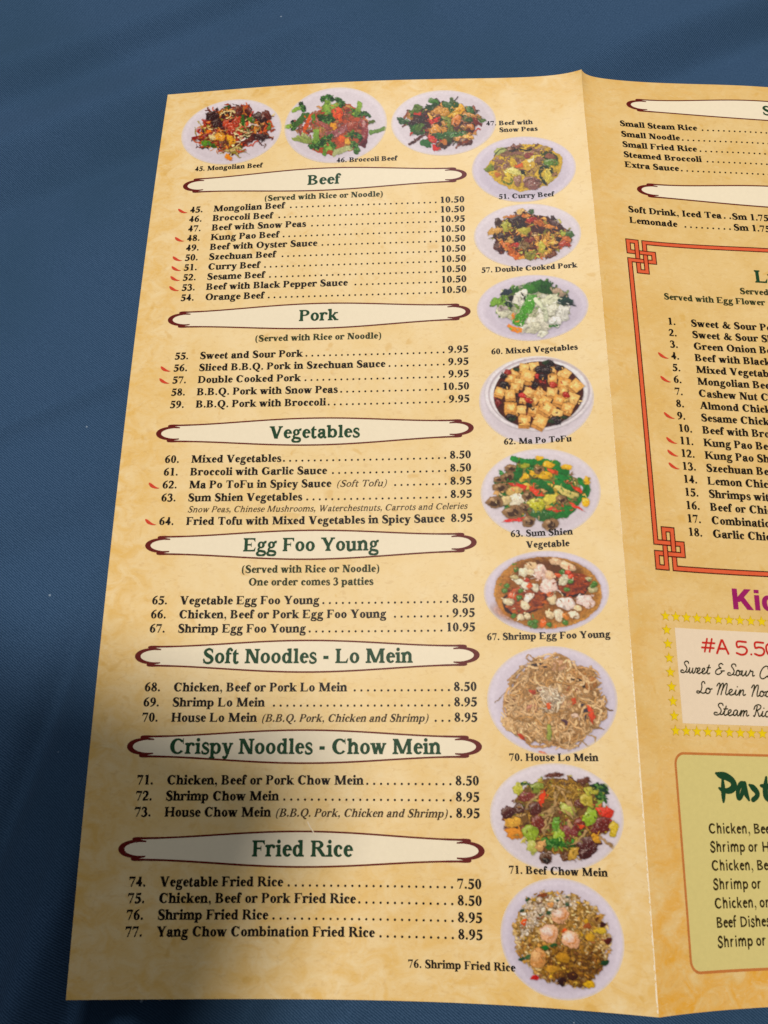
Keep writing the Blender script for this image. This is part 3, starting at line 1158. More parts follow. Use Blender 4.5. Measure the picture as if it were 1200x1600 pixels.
SECTIONS = [
    ('Beef', 41.2, 4.45, 43.3, 52.15, 3.716, [
        (45, 'Mongolian Beef', '10.50', 1), (46, 'Broccoli Beef', '10.50', 0), (47, 'Beef with Snow Peas', '10.95', 0), (48, 'Kung Pao Beef', '10.50', 1),
        (49, 'Beef with Oyster Sauce', '10.50', 0), (50, 'Szechuan Beef', '10.50', 1), (51, 'Curry Beef', '10.50', 1), (52, 'Sesame Beef', '10.50', 1),
        (53, 'Beef with Black Pepper Sauce', '10.50', 1), (54, 'Orange Beef', '10.50', 0)]),
    ('Pork', 92.3, 4.35, 94.0, 106.18, 4.057, [
        (55, 'Sweet and Sour Pork', '9.95', 0), (56, 'Sliced B.B.Q. Pork in Szechuan Sauce', '9.95', 1), (57, 'Double Cooked Pork', '9.95', 1),
        (58, 'B.B.Q. Pork with Snow Peas', '10.50', 0), (59, 'B.B.Q. Pork with Broccoli', '9.95', 0)]),
    ('Vegetables', 130.65, 4.25, 132.7, 139.97, 3.948, [
        (60, 'Mixed Vegetables', '8.50', 0), (61, 'Broccoli with Garlic Sauce', '8.50', 0), (62, 'Ma Po ToFu in Spicy Sauce', '8.95', 1), (63, 'Sum Shien Vegetables', '8.95', 0)]),
    ('', 0, 0, 0, 158.88, 4.0, [(64, 'Fried Tofu with Mixed Vegetables in Spicy Sauce', '8.95', 1)]),
    ('Egg Foo Young', 164.9, 4.2, 166.75, 181.76, 3.91, [
        (65, 'Vegetable Egg Foo Young', '8.50', 0), (66, 'Chicken, Beef or Pork Egg Foo Young', '9.95', 0), (67, 'Shrimp Egg Foo Young', '10.95', 0)]),
    ('Soft Noodles - Lo Mein', 196.0, 4.25, 197.9, 205.38, 3.953, [
        (68, 'Chicken, Beef or Pork Lo Mein', '8.50', 0), (69, 'Shrimp Lo Mein', '8.95', 0), (70, 'House Lo Mein', '8.95', 0)]),
    ('Crispy Noodles - Chow Mein', 219.6, 4.2, 221.5, 229.15, 3.944, [
        (71, 'Chicken, Beef or Pork Chow Mein', '8.50', 0), (72, 'Shrimp Chow Mein', '8.95', 0), (73, 'House Chow Mein', '8.95', 0)]),
    ('Fried Rice', 244.85, 4.25, 246.65, 253.7, 3.847, [
        (74, 'Vegetable Fried Rice', '7.50', 0), (75, 'Chicken, Beef or Pork Fried Rice', '8.50', 0), (76, 'Shrimp Fried Rice', '8.95', 0),
        (77, 'Yang Chow Combination Fried Rice', '8.95', 0)]),
]
EXTRA = {62: '(Soft Tofu)', 70: '(B.B.Q. Pork, Chicken and Shrimp)', 73: '(B.B.Q. Pork, Chicken and Shrimp)'}
EXTRA_U = {62: (63.31, 77.77), 70: (44.74, 88.99), 73: (49.29, 93.65)}


def leader(u0, u1, v, parent, r=0.31, pitch=1.79):
    V, F = [], []
    x = u1
    while x > u0:
        b = len(V)
        n = 8
        V += [(x + r * math.cos(2 * math.pi * k / n), v - 0.25 + r * math.sin(2 * math.pi * k / n)) for k in range(n)]
        F.append(tuple(range(b, b + n)))
        x -= pitch
    if V:
        V = np.array(V)
        ink_obj('leader_dots', V, F, M_TEXT, parent)


def chili(u, v, parent, k=1.0):
    """small red chili pepper mark: stem at upper left, tip at lower right"""
    g = Pen()
    body = [(-1.0, .55, .2), (-.75, .25, .55), (-.25, -.2, .72), (.4, -.55, .5), (.95, -.72, .28), (1.45, -.72, .06)]
    g.path([(u + a * k, -v + b * k, w * k) for a, b, w in body], 5)
    V, F = union(g.q)
    o = ink_obj('chili_mark', V * np.array([1, -1]), F, M_CHILI, parent)
    return o


def item_line(num, name, price, hot, v, un, uname, up, parent=menu, dots_end=None):
    V, F = layout(name, uname, v, FS, track=0.014)
    o = ink_obj('item_line', V, F, M_TEXT, parent)
    if num:
        write('item_number', '%d.' % num, un, v, FS, M_TEXT, o, track=0.014)
    end = uname + text_width(name, FS, 0.014)
    if num in EXTRA and up:
        a, b = EXTRA_U[num]
        s = EXTRA[num]
        st = 'italic' if num == 62 else 'bolditalic'
        w = text_width(s, 3.0)
        write('item_remark', s, a, v, 3.0, M_ITAL, o, st=st, sx=(b - a) / w, slant=0.27)
        end = b
    if price:
        write('item_price', price, up, v, FS, M_TEXT, o, align='r', track=0.03)
        pl = up - text_width(price, FS, 0.03)
        if num != 64:
            leader(end + (0.75 if num != 73 else 0.9), pl - 1.25, v, o)
    elif dots_end:
        leader(end + 0.75, dots_end, v, o)
    if hot:
        chili(un - 2.65, v - 1.05, o, 1.28)
    return o


for title, vc, half, base, v0, pitch, items in SECTIONS:
    if title:
        banner(vc, half, 9.7, 102.9, title, base, 5.8, 56.6, 'scroll heading reading ' + title)
    for k, (num, name, price, hot) in enumerate(items):
        item_line(num, name, price, hot, v0 + k * pitch, U_NUM, U_NAME, U_PRICE)

for v in (48.9, 100.65, 172.88):
    write('serving_note', '(Served with Rice or Noodle)', 56.7, v, 3.13, M_NOTE, menu, align='c')
write('serving_note', 'One order comes 3 patties', 56.9, 176.5, 3.13, M_NOTE, menu, align='c')
s_ = 'Snow Peas, Chinese Mushrooms, Waterchestnuts, Carrots and Celeries'
write('serving_note', s_, 20.9, 155.13, 2.75, M_ITAL, menu, st='italic', sx=79.6 / text_width(s_, 2.75), slant=0.27)

for s_, u, v in (('45. Mongolian Beef', 13.1, 35.2), ('46. Broccoli Beef', 60.5, 34.7), ('47. Beef with', 109.7, 21.15), ('Snow Peas', 113.9, 24.1), ('51. Curry Beef', 112.7, 51.45),
                 ('57. Double Cooked Pork', 106.5, 78.8), ('60. Mixed Vegetables', 108.6, 107.2), ('62. Ma Po ToFu', 111.3, 136.25), ('63. Sum Shien', 112.2, 163.7), ('Vegetable', 116.3, 166.95),
                 ('67. Shrimp Egg Foo Young', 104.9, 192.1), ('70. House Lo Mein', 109.7, 223.1), ('71. Beef Chow Mein', 108.7, 249.95), ('76. Shrimp Fried Rice', 83.4, 271.9)):
    write('photo_caption', s_, u, v, 2.76, M_TEXT, menu, track=0.008)

# ------------------------------------------------------------------ right panel
banner(11.0, 4.3, 157.2, 251.0, '', 0, 0, 0, 'scroll heading at the top of the specials panel, cut by the frame')
write('heading_title', 'Side', 203.4, 12.9, 5.8, M_TITLE, menu, st='title')
banner(47.3, 4.2, 157.2, 251.0, '', 0, 0, 0, 'empty looking scroll heading above the drinks, cut by the frame')
for k, (s_, v) in enumerate((('Small Steam Rice', 21.1), ('Small Noodle', 25.7), ('Small Fried Rice', 30.15), ('Steamed Broccoli', 34.45), ('Extra Sauce', 38.65))):
    item_line(0, s_, None, 0, v, 0, 154.0, None, dots_end=232)
o_ = item_line(0, 'Soft Drink, Iced Tea', None, 0, 56.75, 0, 153.45, None)
leader(183.9, 186.6, 56.75, o_)
write('item_price', 'Sm 1.75', 187.2, 56.9, FS, M_TEXT, o_, track=0.03)
o_ = item_line(0, 'Lemonade', None, 0, 60.95, 0, 153.5, None, dots_end=186.0)
write('item_price', 'Sm 1.75', 187.2, 61.05, FS, M_TEXT, o_, track=0.03)

write('heading_title', 'Lunch', 191.6, 80.0, 6.6, M_TITLE, menu, st='title', label='green lunch heading, cut after its first letter')
write('serving_note', 'Served', 186.4, 84.35, 3.11, M_NOTE, menu)
write('serving_note', 'Served with Egg Flower', 162.1, 88.0, 3.11, M_NOTE, menu)
LUNCH = ['Sweet & Sour Pork', 'Sweet & Sour Shrimp', 'Green Onion Beef', 'Beef with Black', 'Mixed Vegetables', 'Mongolian Beef', 'Cashew Nut Chicken', 'Almond Chicken', 'Sesame Chicken',
         'Beef with Broccoli', 'Kung Pao Beef', 'Kung Pao Shrimp', 'Szechuan Beef', 'Lemon Chicken', 'Shrimps with', 'Beef or Chicken', 'Combination', 'Garlic Chicken']
for k, s_ in enumerate(LUNCH):
    item_line(k + 1, s_, None, (k + 1) in (4, 6, 9, 11, 12, 13), 96.77 + k * 3.886, 162.4, 169.75, None)


# knotted frame round the lunch list
def ribbon(points, bw, lw):
    """mitred band along axis-aligned points: (outline quads, inner quads)"""
    P = [Vector(q) for q in points]
    n = len(P)

    def off(w):
        L_, R_ = [], []
        for i in range(n):
            d0 = (P[i] - P[i - 1]).normalized() if i else (P[1] - P[0]).normalized()
            d1 = (P[i + 1] - P[i]).normalized() if i < n - 1 else d0
            n0 = Vector((-d0.y, d0.x))
            n1 = Vector((-d1.y, d1.x))
            m = n0 + n1
            m = m / max(m.dot(n0), 1e-6) if i not in (0, n - 1) else n0
            L_.append(P[i] + m * w)
            R_.append(P[i] - m * w)
        return L_, R_
    La, Ra = off(bw / 2)
    Lb, Rb = off(bw / 2 - lw)
    dark, fill = [], []
    for i in range(n - 1):
        steps = max(1, int((P[i + 1] - P[i]).length / 4))
        for k in range(steps):
            t0, t1 = k / steps, (k + 1) / steps
            e = lambda A, t: tuple(A[i].lerp(A[i + 1], t))
            dark.append([e(La, t0), e(La, t1), e(Lb, t1), e(Lb, t0)])
            dark.append([e(Rb, t0), e(Rb, t1), e(Ra, t1), e(Ra, t0)])
            fill.append([e(Lb, t0), e(Lb, t1), e(Rb, t1), e(Rb, t0)])
    return dark, fill


def build_frame():
    b, lw = 1.66, 0.31
    u0, v0, u1, v1 = 151.5, 67.15, 252.0, 173.3
    k0, ka, kb_, k3 = 0.8, 3.5, 6.05, 8.75      # knot columns
    r0, ra, rb, r3 = 0.85, 4.75, 7.85, 11.7     # knot rows
    h = b / 2
    dark_all, fill_all = [], []
    for fv in (1, -1):
        for fu in (1, -1):
            m = lambda a, c: ((u0 + a) if fu > 0 else (u1 - a), (v0 + c) if fv > 0 else (v1 - c))
            for q in ([m((u1 - u0) / 2, r0), m(kb_, r0), m(kb_, ra - h)],
                      [m(kb_, ra + h), m(kb_, r3), m(ka, r3), m(ka, rb + h)],
                      [m(ka, rb - h), m(ka, r0), m(k0, r0), m(k0, ra), m(ka - h, ra)],
                      [m(ka + h, ra), m(k3, ra), m(k3, rb), m(kb_ + h, rb)],
                      [m(kb_ - h, rb), m(k0, rb), m(k0, (v1 - v0) / 2)]):
                d, f = ribbon(q, b, lw)
                dark_all += d
                fill_all += f
    V, F = union(dark_all)
    part = ink_obj('lunch_frame', V, F, M_FRAMED, menu, 'dark red knotted frame round the lunch list', L_LINE)
    V, F = union(fill_all)
    ink_obj('frame_band', V, F, M_ORANGE, part, None, L_INK)


build_frame()

# ---- kids box
write('kids_title', 'Kids', 173.3, 182.7, 8.4, M_PURPLE, menu, 'magenta bold kids heading, cut by the frame', st='heavy', sx=1.0)


def rect_grid(u0, v0, u1, v1, n=26, rad=0.0):
    V, F = [], []
    for i in range(n + 1):
        x = u0 + (u1 - u0) * i / n
        for j in range(n + 1):
            V.append((x, v0 + (v1 - v0) * j / n))
    for i in range(n):
        for j in range(n):
            a = i * (n + 1) + j
            F.append((a, a + n + 1, a + n + 2, a + 1))
    return V, F


kb = ink_obj('kids_box', *rect_grid(155.85, 188.7, 246.5, 213.35, 40), M_KIDBOX, menu, 'pale rectangle holding the kids meals, ringed by stars', L_INK)
SU, SV = 3.165, 3.696


def star(u, v, r=1.62):
    P, Q = [], []
    for k in range(10):
        a = math.pi / 2 + math.pi * k / 5
        rr = r if k % 2 == 0 else r * 0.44
        P.append((u + rr * math.cos(a), v - rr * math.sin(a)))
        rr = r * 0.80 if k % 2 == 0 else r * 0.38
        Q.append((u + rr * math.cos(a), v - rr * math.sin(a)))
    V = [(u, v)] + P
    F = [(0, k + 1, (k + 1) % 10 + 1) for k in range(10)]
    o = ink_obj('star', V, F, M_STARE, menu, None, L_INK)
    V = [(u, v)] + Q
    ink_obj('star_face', V, F, M_STARF, o, None, L_LINE)


star_pts = [(153.3 + k * SU, 185.75) for k in range(17)] + [(153.55 + k * SU, 215.3) for k in range(17)] + [(153.3 + k * 0.03, 185.75 + k * SV) for k in range(1, 8)]
for u, v in star_pts:
    star(u, v)

MONO = {
    '#': ([[(150, 30), (260, 720)], [(390, 30), (500, 720)], [(40, 500), (640, 500)], [(0, 240), (600, 240)]], 680),
    'A': ([[(30, 0), (300, 700), (320, 700), (560, 0)], [(140, 240), (470, 240)]], 620),
    '5': ([[(470, 690), (110, 690), (90, 400), (250, 440), (420, 390), (480, 230), (400, 60), (230, 0), (40, 80)]], 560),
    '0': ([[(260, 700), (90, 560), (60, 330), (130, 80), (270, 0), (420, 90), (480, 350), (420, 600), (260, 700)]], 560),
    '.': ([[(90, 40), (100, 40)]], 220),
    'S': ([[(620, 820), (560, 960), (400, 1000), (270, 900), (300, 740), (450, 560), (520, 350), (430, 120), (230, 20), (50, 60), (20, 180), (120, 240), (230, 200)], [(430, 120), (560, 60), (640, 100)]], 640),
    'w': ([[(0, 100), (90, 300), (130, 480), (120, 150), (190, 20), (300, 80), (390, 300), (410, 480), (400, 160), (470, 20), (590, 100), (660, 400), (690, 470), (780, 440)]], 740),
    'e': ([[(0, 80), (150, 180), (290, 380), (230, 490), (110, 420), (80, 200), (160, 30), (290, 20), (420, 120)]], 420),
    't': ([[(0, 80), (130, 400), (230, 820), (150, 420), (110, 150), (190, 15), (340, 90)], [(60, 540), (340, 560)]], 330),
    '&': ([[(520, 880), (380, 960), (240, 840), (280, 660), (420, 560), (220, 500), (60, 300), (90, 80), (280, 20), (450, 140), (540, 330)], [(430, 320), (680, 340)]], 720),
    'o': ([[(0, 90), (60, 150), (100, 400), (230, 480), (100, 420), (60, 180), (150, 20), (290, 70), (350, 280), (260, 470), (220, 410), (340, 380), (460, 430)]], 440),
    'u': ([[(0, 100), (90, 350), (120, 480), (90, 160), (160, 20), (280, 80), (390, 300), (430, 480), (410, 140), (480, 20), (600, 100)]], 590),
    'r': ([[(0, 80), (120, 350), (160, 540), (220, 420), (370, 440), (370, 200), (410, 30), (520, 90)]], 510),
    'C': ([[(560, 760), (530, 940), (400, 1000), (210, 820), (90, 450), (80, 120), (220, -90), (400, -20), (520, 140)]], 560),
    'h': ([[(0, 80), (200, 500), (320, 880), (270, 990), (190, 850), (130, 400), (90, 0)], [(100, 100), (230, 420), (340, 440), (340, 200), (390, 20), (500, 100)]], 490),
    'L': ([[(500, 840), (460, 970), (350, 990), (290, 820), (330, 500), (270, 150), (140, 20), (30, 80), (60, 200), (220, 160), (420, 30), (580, 80)]], 560),
    'M': ([[(20, 720), (90, 900), (180, 960), (220, 800), (160, 300), (120, 0)], [(150, 300), (320, 860), (430, 960), (450, 750), (390, 300), (360, 0)], [(390, 300), (560, 860), (680, 960), (700, 700), (660, 200), (720, 20), (820, 80)]], 800),
    'N': ([[(20, 720), (90, 900), (180, 960), (220, 800), (160, 300), (120, 0)], [(150, 300), (350, 880), (480, 950), (510, 700), (470, 200), (530, 20), (630, 80)]], 620),
    'i': ([[(0, 80), (90, 300), (130, 480), (100, 160), (160, 20), (290, 100)], [(175, 720), (180, 724)]], 280),
    'n': ([[(0, 100), (90, 400), (120, 470), (100, 0)], [(110, 150), (220, 430), (330, 460), (340, 280), (330, 100), (400, 20), (500, 100)]], 490),
    'a': ([[(0, 80), (80, 200)], [(340, 420), (220, 490), (90, 380), (60, 150), (150, 20), (280, 150), (350, 420), (340, 150), (410, 20), (520, 100)]], 510),
    'm': ([[(0, 100), (90, 400), (120, 470), (100, 0)], [(110, 150), (220, 430), (310, 450), (310, 250), (290, 0)], [(300, 150), (420, 430), (520, 450), (530, 250), (520, 100), (590, 20), (690, 100)]], 680),
    'R': ([[(60, 60), (130, 20), (180, 200), (250, 700), (270, 850)], [(40, 600), (120, 880), (340, 1000), (530, 900), (500, 680), (290, 520)], [(290, 520), (410, 250), (480, 40), (610, 80)]], 600),
    'c': ([[(0, 80), (60, 160)], [(320, 380), (240, 480), (110, 400), (60, 180), (150, 20), (280, 30), (400, 120)]], 400),
    'd': ([[(340, 420), (220, 490), (90, 380), (60, 150), (150, 20), (280, 150), (400, 900), (340, 150), (410, 20), (520, 100)]], 510),
    'l': ([[(0, 80), (180, 500), (290, 880), (240, 990), (160, 850), (110, 300), (160, 20), (300, 100)]], 290),
    'k': ([[(0, 80), (200, 500), (320, 880), (270, 990), (190, 850), (130, 400), (90, 0)], [(110, 200), (260, 420), (350, 400), (180, 240), (320, 40), (450, 100)]], 440),
}


def mono_word(name, s, u0, u1, v, k, w, slant, mat, parent, label=None, sharp=False):
    """monoline lettering scaled to run from u0 to u1"""
    tot = sum(MONO[c][1] for c in s)
    sx = (u1 - u0) / tot
    x = 0
    g = Pen()
    for c in s:
        for q in MONO[c][0]:
            pts = [(u0 + (x + a) * sx + slant * b * k, -v + b * k, w) for a, b in q]
            g.path(pts, 1 if sharp and c in '#A' else 5, True)
        x += MONO[c][1]
    V, F = union(g.q)
    return ink_obj(name, V * np.array([1, -1]), F, mat, parent, label)


mono_word('kids_price', '#', 163.3, 167.3, 194.75, 0.0050, 0.52, 0.1, M_RED, menu, 'red kids price', True)
mono_word('kids_price', 'A', 167.6, 171.5, 194.85, 0.0052, 0.6, 0.0, M_RED, menu, 'red kids price', True)
mono_word('kids_price', '5', 173.3, 177.2, 194.95, 0.0050, 0.56, 0.0, M_RED, menu, 'red kids price')
mono_word('kids_price', '.5', 177.2, 182.2, 194.95, 0.0050, 0.56, 0.0, M_RED, menu, 'red kids price')
mono_word('kids_price', '0', 181.9, 185.8, 194.95, 0.0050, 0.56, 0.0, M_RED, menu, 'red kids price')
KS = 0.0031
for s_, a, b_, v in (('Sweet', 156.4, 165.0, 200.5), ('&', 166.5, 169.4, 200.5), ('Sour', 170.2, 178.0, 200.6), ('Chicken', 179.3, 193.0, 200.8),
                     ('Lo', 160.6, 165.0, 205.6), ('Mein', 166.3, 174.9, 205.7), ('Noodle', 176.4, 187.0, 205.8),
                     ('Steam', 165.2, 175.3, 211.0), ('Rice', 176.5, 183.0, 211.0)):
    mono_word('kids_item', s_, a, b_, v, KS, 0.34, 0.22, M_SCRIPT, menu)


# ---- party box
def rounded(u0, v0, u1, v1, r, n=8):
    P = []
    for cx_, cy_, a0 in ((u1 - r, v0 + r, -90), (u1 - r, v1 - r, 0), (u0 + r, v1 - r, 90), (u0 + r, v0 + r, 180)):
        for k in range(n + 1):
            a = math.radians(a0 + 90 * k / n)
            P.append((cx_ + r * math.cos(a), cy_ + r * math.sin(a)))
    return P


def dense(P, step=3.0):
    out = []
    for k in range(len(P)):
        a, b_ = Vector(P[k]), Vector(P[(k + 1) % len(P)])
        n = max(1, int((b_ - a).length / step))
        out += [tuple(a.lerp(b_, t / n)) for t in range(n)]
    return out


PU0, PV0, PU1, PV1 = 152.4, 220.5, 250.0, 271.3
# field: grid whose end columns follow the rounded corners
V_, F_ = [], []
nx_, ny_ = 44, 24
for i in range(nx_ + 1):
    t = i / nx_
    x = PU0 + .3 + (PU1 - PU0 - .6) * (0.5 - 0.5 * math.cos(math.pi * t))
    d_ = min(x - PU0, PU1 - x)
    ins = 3.0 - math.sqrt(max(0, 9.0 - (3.0 - min(d_, 3.0)) ** 2))
    for j in range(ny_ + 1):
        V_.append((x, PV0 + .3 + ins + (PV1 - PV0 - .6 - 2 * ins) * j / ny_))
for i in range(nx_):
    for j in range(ny_):
        a = i * (ny_ + 1) + j
        F_.append((a, a + ny_ + 1, a + ny_ + 2, a + 1))
pb = ink_obj('party_box', V_, F_, M_PARTY, menu, 'olive green rounded box with the party orders', L_INK)
P_ = dense(rounded(PU0, PV0, PU1, PV1, 3.0))
Q_ = []
c_ = ((PU0 + PU1) / 2, (PV0 + PV1) / 2)
o1 = dense(rounded(PU0, PV0, PU1, PV1, 3.0), 99)
o2 = dense(rounded(PU0 + .62, PV0 + .62, PU1 - .62, PV1 - .62, 2.4), 99)
V_, F_ = [], []
for k in range(len(o1)):
    n = max(1, int((Vector(o1[(k + 1) % len(o1)]) - Vector(o1[k])).length / 3))
    for t in range(n):
        V_.append(tuple(Vector(o1[k]).lerp(Vector(o1[(k + 1) % len(o1)]), t / n)))
        V_.append(tuple(Vector(o2[k]).lerp(Vector(o2[(k + 1) % len(o2)]), t / n)))
m_ = len(V_) // 2
F_ = [(2 * k, 2 * ((k + 1) % m_), 2 * ((k + 1) % m_) + 1, 2 * k + 1) for k in range(m_)]
ink_obj('box_outline', V_, F_, M_PEDGE, pb, None, L_LINE)

PARTY = [  # brush strokes in mm relative to the baseline start, y up
    [[(-.5, 6.7, .5), (.6, 6.3, 1.3), (2.2, 6.0, 1.5), (4.0, 5.0, 1.3), (4.4, 3.6, 1.4), (3.2, 2.6, 1.3), (1.2, 2.5, .9), (.1, 3.1, .5)], [(1.3, 5.6, .5), (1.2, 3.0, 1.0), (1.1, 1.0, .9), (1.0, -.2, .5)]],
    [[(7.4, 4.4, .8), (6.4, 4.2, 1.0), (5.4, 2.4, .9), (5.4, .7, .8), (6.2, 1.2, .9), (7.3, 3.6, .9)], [(7.5, 4.4, .9), (7.6, 2.2, 1.2), (8.4, .3, .5)]],
    [[(8.9, 4.0, .5), (9.8, 3.4, 1.2), (10.9, 2.2, 1.1), (10.7, 1.2, 1.0), (9.6, .4, 1.0)]],
    [[(12.2, 3.9, .6), (13.6, 3.7, 1.2), (15.0, 4.0, .7)], [(13.9, 6.0, .5), (13.4, 3.2, 1.2), (13.4, 1.2, 1.2), (14.6, .5, 1.1), (15.6, 1.0, .5)]],
    [[(16.6, 3.8, .6), (17.2, 2.2, 1.1), (18.2, 1.6, .9)], [(19.2, 4.0, .7), (18.4, 1.4, 1.1), (17.2, -1.4, .8), (16.2, -1.9, .5)]],
]
g = Pen()
for letter in PARTY:
    for q in letter:
        g.path([(164.9 + a, -232.2 + b_, w * 1.28) for a, b_, w in q], 5, True)
V_, F_ = union(g.q)
ink_obj('party_title', V_ * np.array([1, -1]), F_, M_TITLE, menu, 'dark green brush lettered party heading, cut by the frame')
for k, s_ in enumerate(('Chicken, Beef', 'Shrimp or H', 'Chicken, Be', 'Shrimp or', 'Chicken, or', 'Beef Dishes', 'Shrimp or')):
    write('party_item', s_, 160.8, 239.95 + k * 4.305, 3.7, M_PTEXT, menu, st='sans', sx=0.86)
# ------------------------------------------------------------------ printed dish photos
def smooth_noise(h, w, cell, rng):
    gh, gw = int(h / cell) + 3, int(w / cell) + 3
    g = rng.random((gh, gw))
    y, x = np.mgrid[0:h, 0:w] / cell
    iy, ix = y.astype(int), x.astype(int)
    fy, fx = y - iy, x - ix
    fy, fx = fy * fy * (3 - 2 * fy), fx * fx * (3 - 2 * fx)
    return (g[iy, ix] * (1 - fy) * (1 - fx) + g[iy + 1, ix] * fy * (1 - fx) + g[iy, ix + 1] * (1 - fy) * fx + g[iy + 1, ix + 1] * fy * fx)


class Print:
    """a small painter for the pictures printed on the menu; coordinates are picture units (0..1200)"""
    K = 0.36

    def __init__(self, seed):
        self.rng = np.random.default_rng(seed)
        self.n = int(1700 * self.K)
        self.o = 0
        n = self.n
        self.img = np.zeros((n, n, 3))
        self.ids = np.zeros((n, n), dtype=np.int16)
        self.n1 = smooth_noise(n, n, 3.2, self.rng)
        self.n2 = smooth_noise(n, n, 9, self.rng)
        self.n3 = smooth_noise(n, n, 1.6, self.rng)
        self.names = ['plate']

    def id(self, name):
        if name not in self.names:
            self.names.append(name)
        return self.names.index(name)

    def box(self, x0, y0, x1, y1, pad=8):
        return (max(0, int(x0 - pad)), max(0, int(y0 - pad)), min(self.n, int(x1 + pad) + 1), min(self.n, int(y1 + pad) + 1))

    def apply(self, b, sd, col, name, shade=1.0, soft=1.8, shadow=0.42, gloss=0.0, rim=3.2):
        x0, y0, x1, y1 = b
        if x1 <= x0 or y1 <= y0:
            return
        sl = (slice(y0, y1), slice(x0, x1))
        I = self.img[sl]
        if shadow > 0:
            sh = np.roll(np.roll(sd, 1, 0), 1, 1)
            k = np.clip((sh + 3.0) / 5.0, 0, 1) * shadow
            I *= (1 - k * (sd < 0.5))[..., None]
        al = np.clip(sd / soft + 0.5, 0, 1)[..., None]
        c = np.array(lin(col)) if isinstance(col, str) else np.array(col)
        h, w = sd.shape
        yy, xx = np.mgrid[0:h, 0:w]
        ins = sd > 0
        if ins.any():
            ys, xs = yy[ins], xx[ins]
            t = ((xx - xs.min()) / (np.ptp(xs) + 1) * 0.35 + (yy - ys.min()) / (np.ptp(ys) + 1) * 0.65)
        else:
            t = 0.5
        f = 1.22 - 0.50 * shade * np.clip(t, 0, 1)
        f = f * (0.80 + 0.20 * np.clip(sd / rim, 0, 1))
        f = f * (0.83 + 0.18 * self.n1[sl] + 0.16 * self.n2[sl])
        C = c[None, None, :] * f[..., None]
        if gloss:
            hl = np.clip((self.n3[sl] * 0.55 + self.n1[sl] * 0.45 - 0.66) / 0.10, 0, 1) * gloss * (sd > 1.0) * (np.asarray(t) < 0.7)
            C = C * (1 - hl[..., None]) + hl[..., None] * np.array([0.80, 0.74, 0.66])
            wet = np.exp(-((np.asarray(t) - 0.22) / 0.10) ** 2) * np.clip((sd - 1.5) / 3, 0, 1) * min(gloss, 0.4) * (0.3 + 0.9 * self.n2[sl])
            C = C * (1 - wet[..., None]) + wet[..., None] * np.array([0.78, 0.70, 0.60])
        self.img[sl] = I * (1 - al) + C * al
        if name is not None:
            self.ids[sl] = np.where(sd > 0, self.id(name), self.ids[sl])

    def clutter(self, amount):
        """last pass: ragged edges and small scraps, so that pieces do not look cut out"""
        n, r = self.n, self.rng
        bowl = self.names.index('bowl') if 'bowl' in self.names else -1
        food = (self.ids > 0) & (self.ids != bowl)
        ys, xs = np.where(food)
        if not len(ys):
            return
        for _ in range(int(560 * amount)):
            k = r.integers(len(ys))
            x, y = xs[k], ys[k]
            sx, sy = int(np.clip(x + r.normal(0, 12), 0, n - 1)), int(np.clip(y + r.normal(0, 9), 0, n - 1))
            if not food[sy, sx]:
                continue
            c = self.img[sy, sx] * r.uniform(0.62, 1.55)
            t = r.uniform(0, math.pi)
            l = r.uniform(3, 10) / self.K
            X, Y = x / self.K, y / self.K
            dx, dy = math.cos(t) * l / 2, math.sin(t) * l / 2
            self.strip([(X - dx, Y - dy), (X + r.normal(0, 5), Y + r.normal(0, 5)), (X + dx, Y + dy)], r.uniform(4, 10), c, None, n=3, shadow=.22, soft=1.4, shade=.4)
        yy, xx = np.mgrid[0:n, 0:n].astype(float)
        for cell, amp in ((5.0, 3.0), (13.0, 6.0)):
            ax = (smooth_noise(n, n, cell, r) - .5) * 2 * amp * amount
            ay = (smooth_noise(n, n, cell, r) - .5) * 2 * amp * amount
            px = np.clip(np.round(xx + ax).astype(int), 0, n - 1)
            py = np.clip(np.round(yy + ay).astype(int), 0, n - 1)
            im2, id2 = self.img[py, px], self.ids[py, px]
            keep = (id2 == bowl) | (self.ids == bowl)
            self.img = np.where(keep[..., None], self.img, im2)
            self.ids = np.where(keep, self.ids, id2)

    def blob(self, x, y, rx, ry, ang, col, name='food', wob=0.16, **k):
        K = self.K
        x, y, rx, ry = x * K + self.o, y * K + self.o, rx * K, ry * K
        r = max(rx, ry)
        b = self.box(x - r, y - r, x + r, y + r)
        yy, xx = np.mgrid[b[1]:b[3], b[0]:b[2]]
        a = math.radians(ang)
        dx, dy = xx - x, yy - y
        u = (dx * math.cos(a) + dy * math.sin(a)) / rx
        v = (-dx * math.sin(a) + dy * math.cos(a)) / ry
        th = np.arctan2(v, u)
        ph = self.rng.random(3) * 6.28
        q = 1 + wob * (0.5 * np.sin(2 * th + ph[0]) + 0.35 * np.sin(3 * th + ph[1]) + 0.25 * np.sin(5 * th + ph[2]))
        sd = (q - np.hypot(u, v)) * min(rx, ry)
        self.apply(b, sd, col, name, **k)

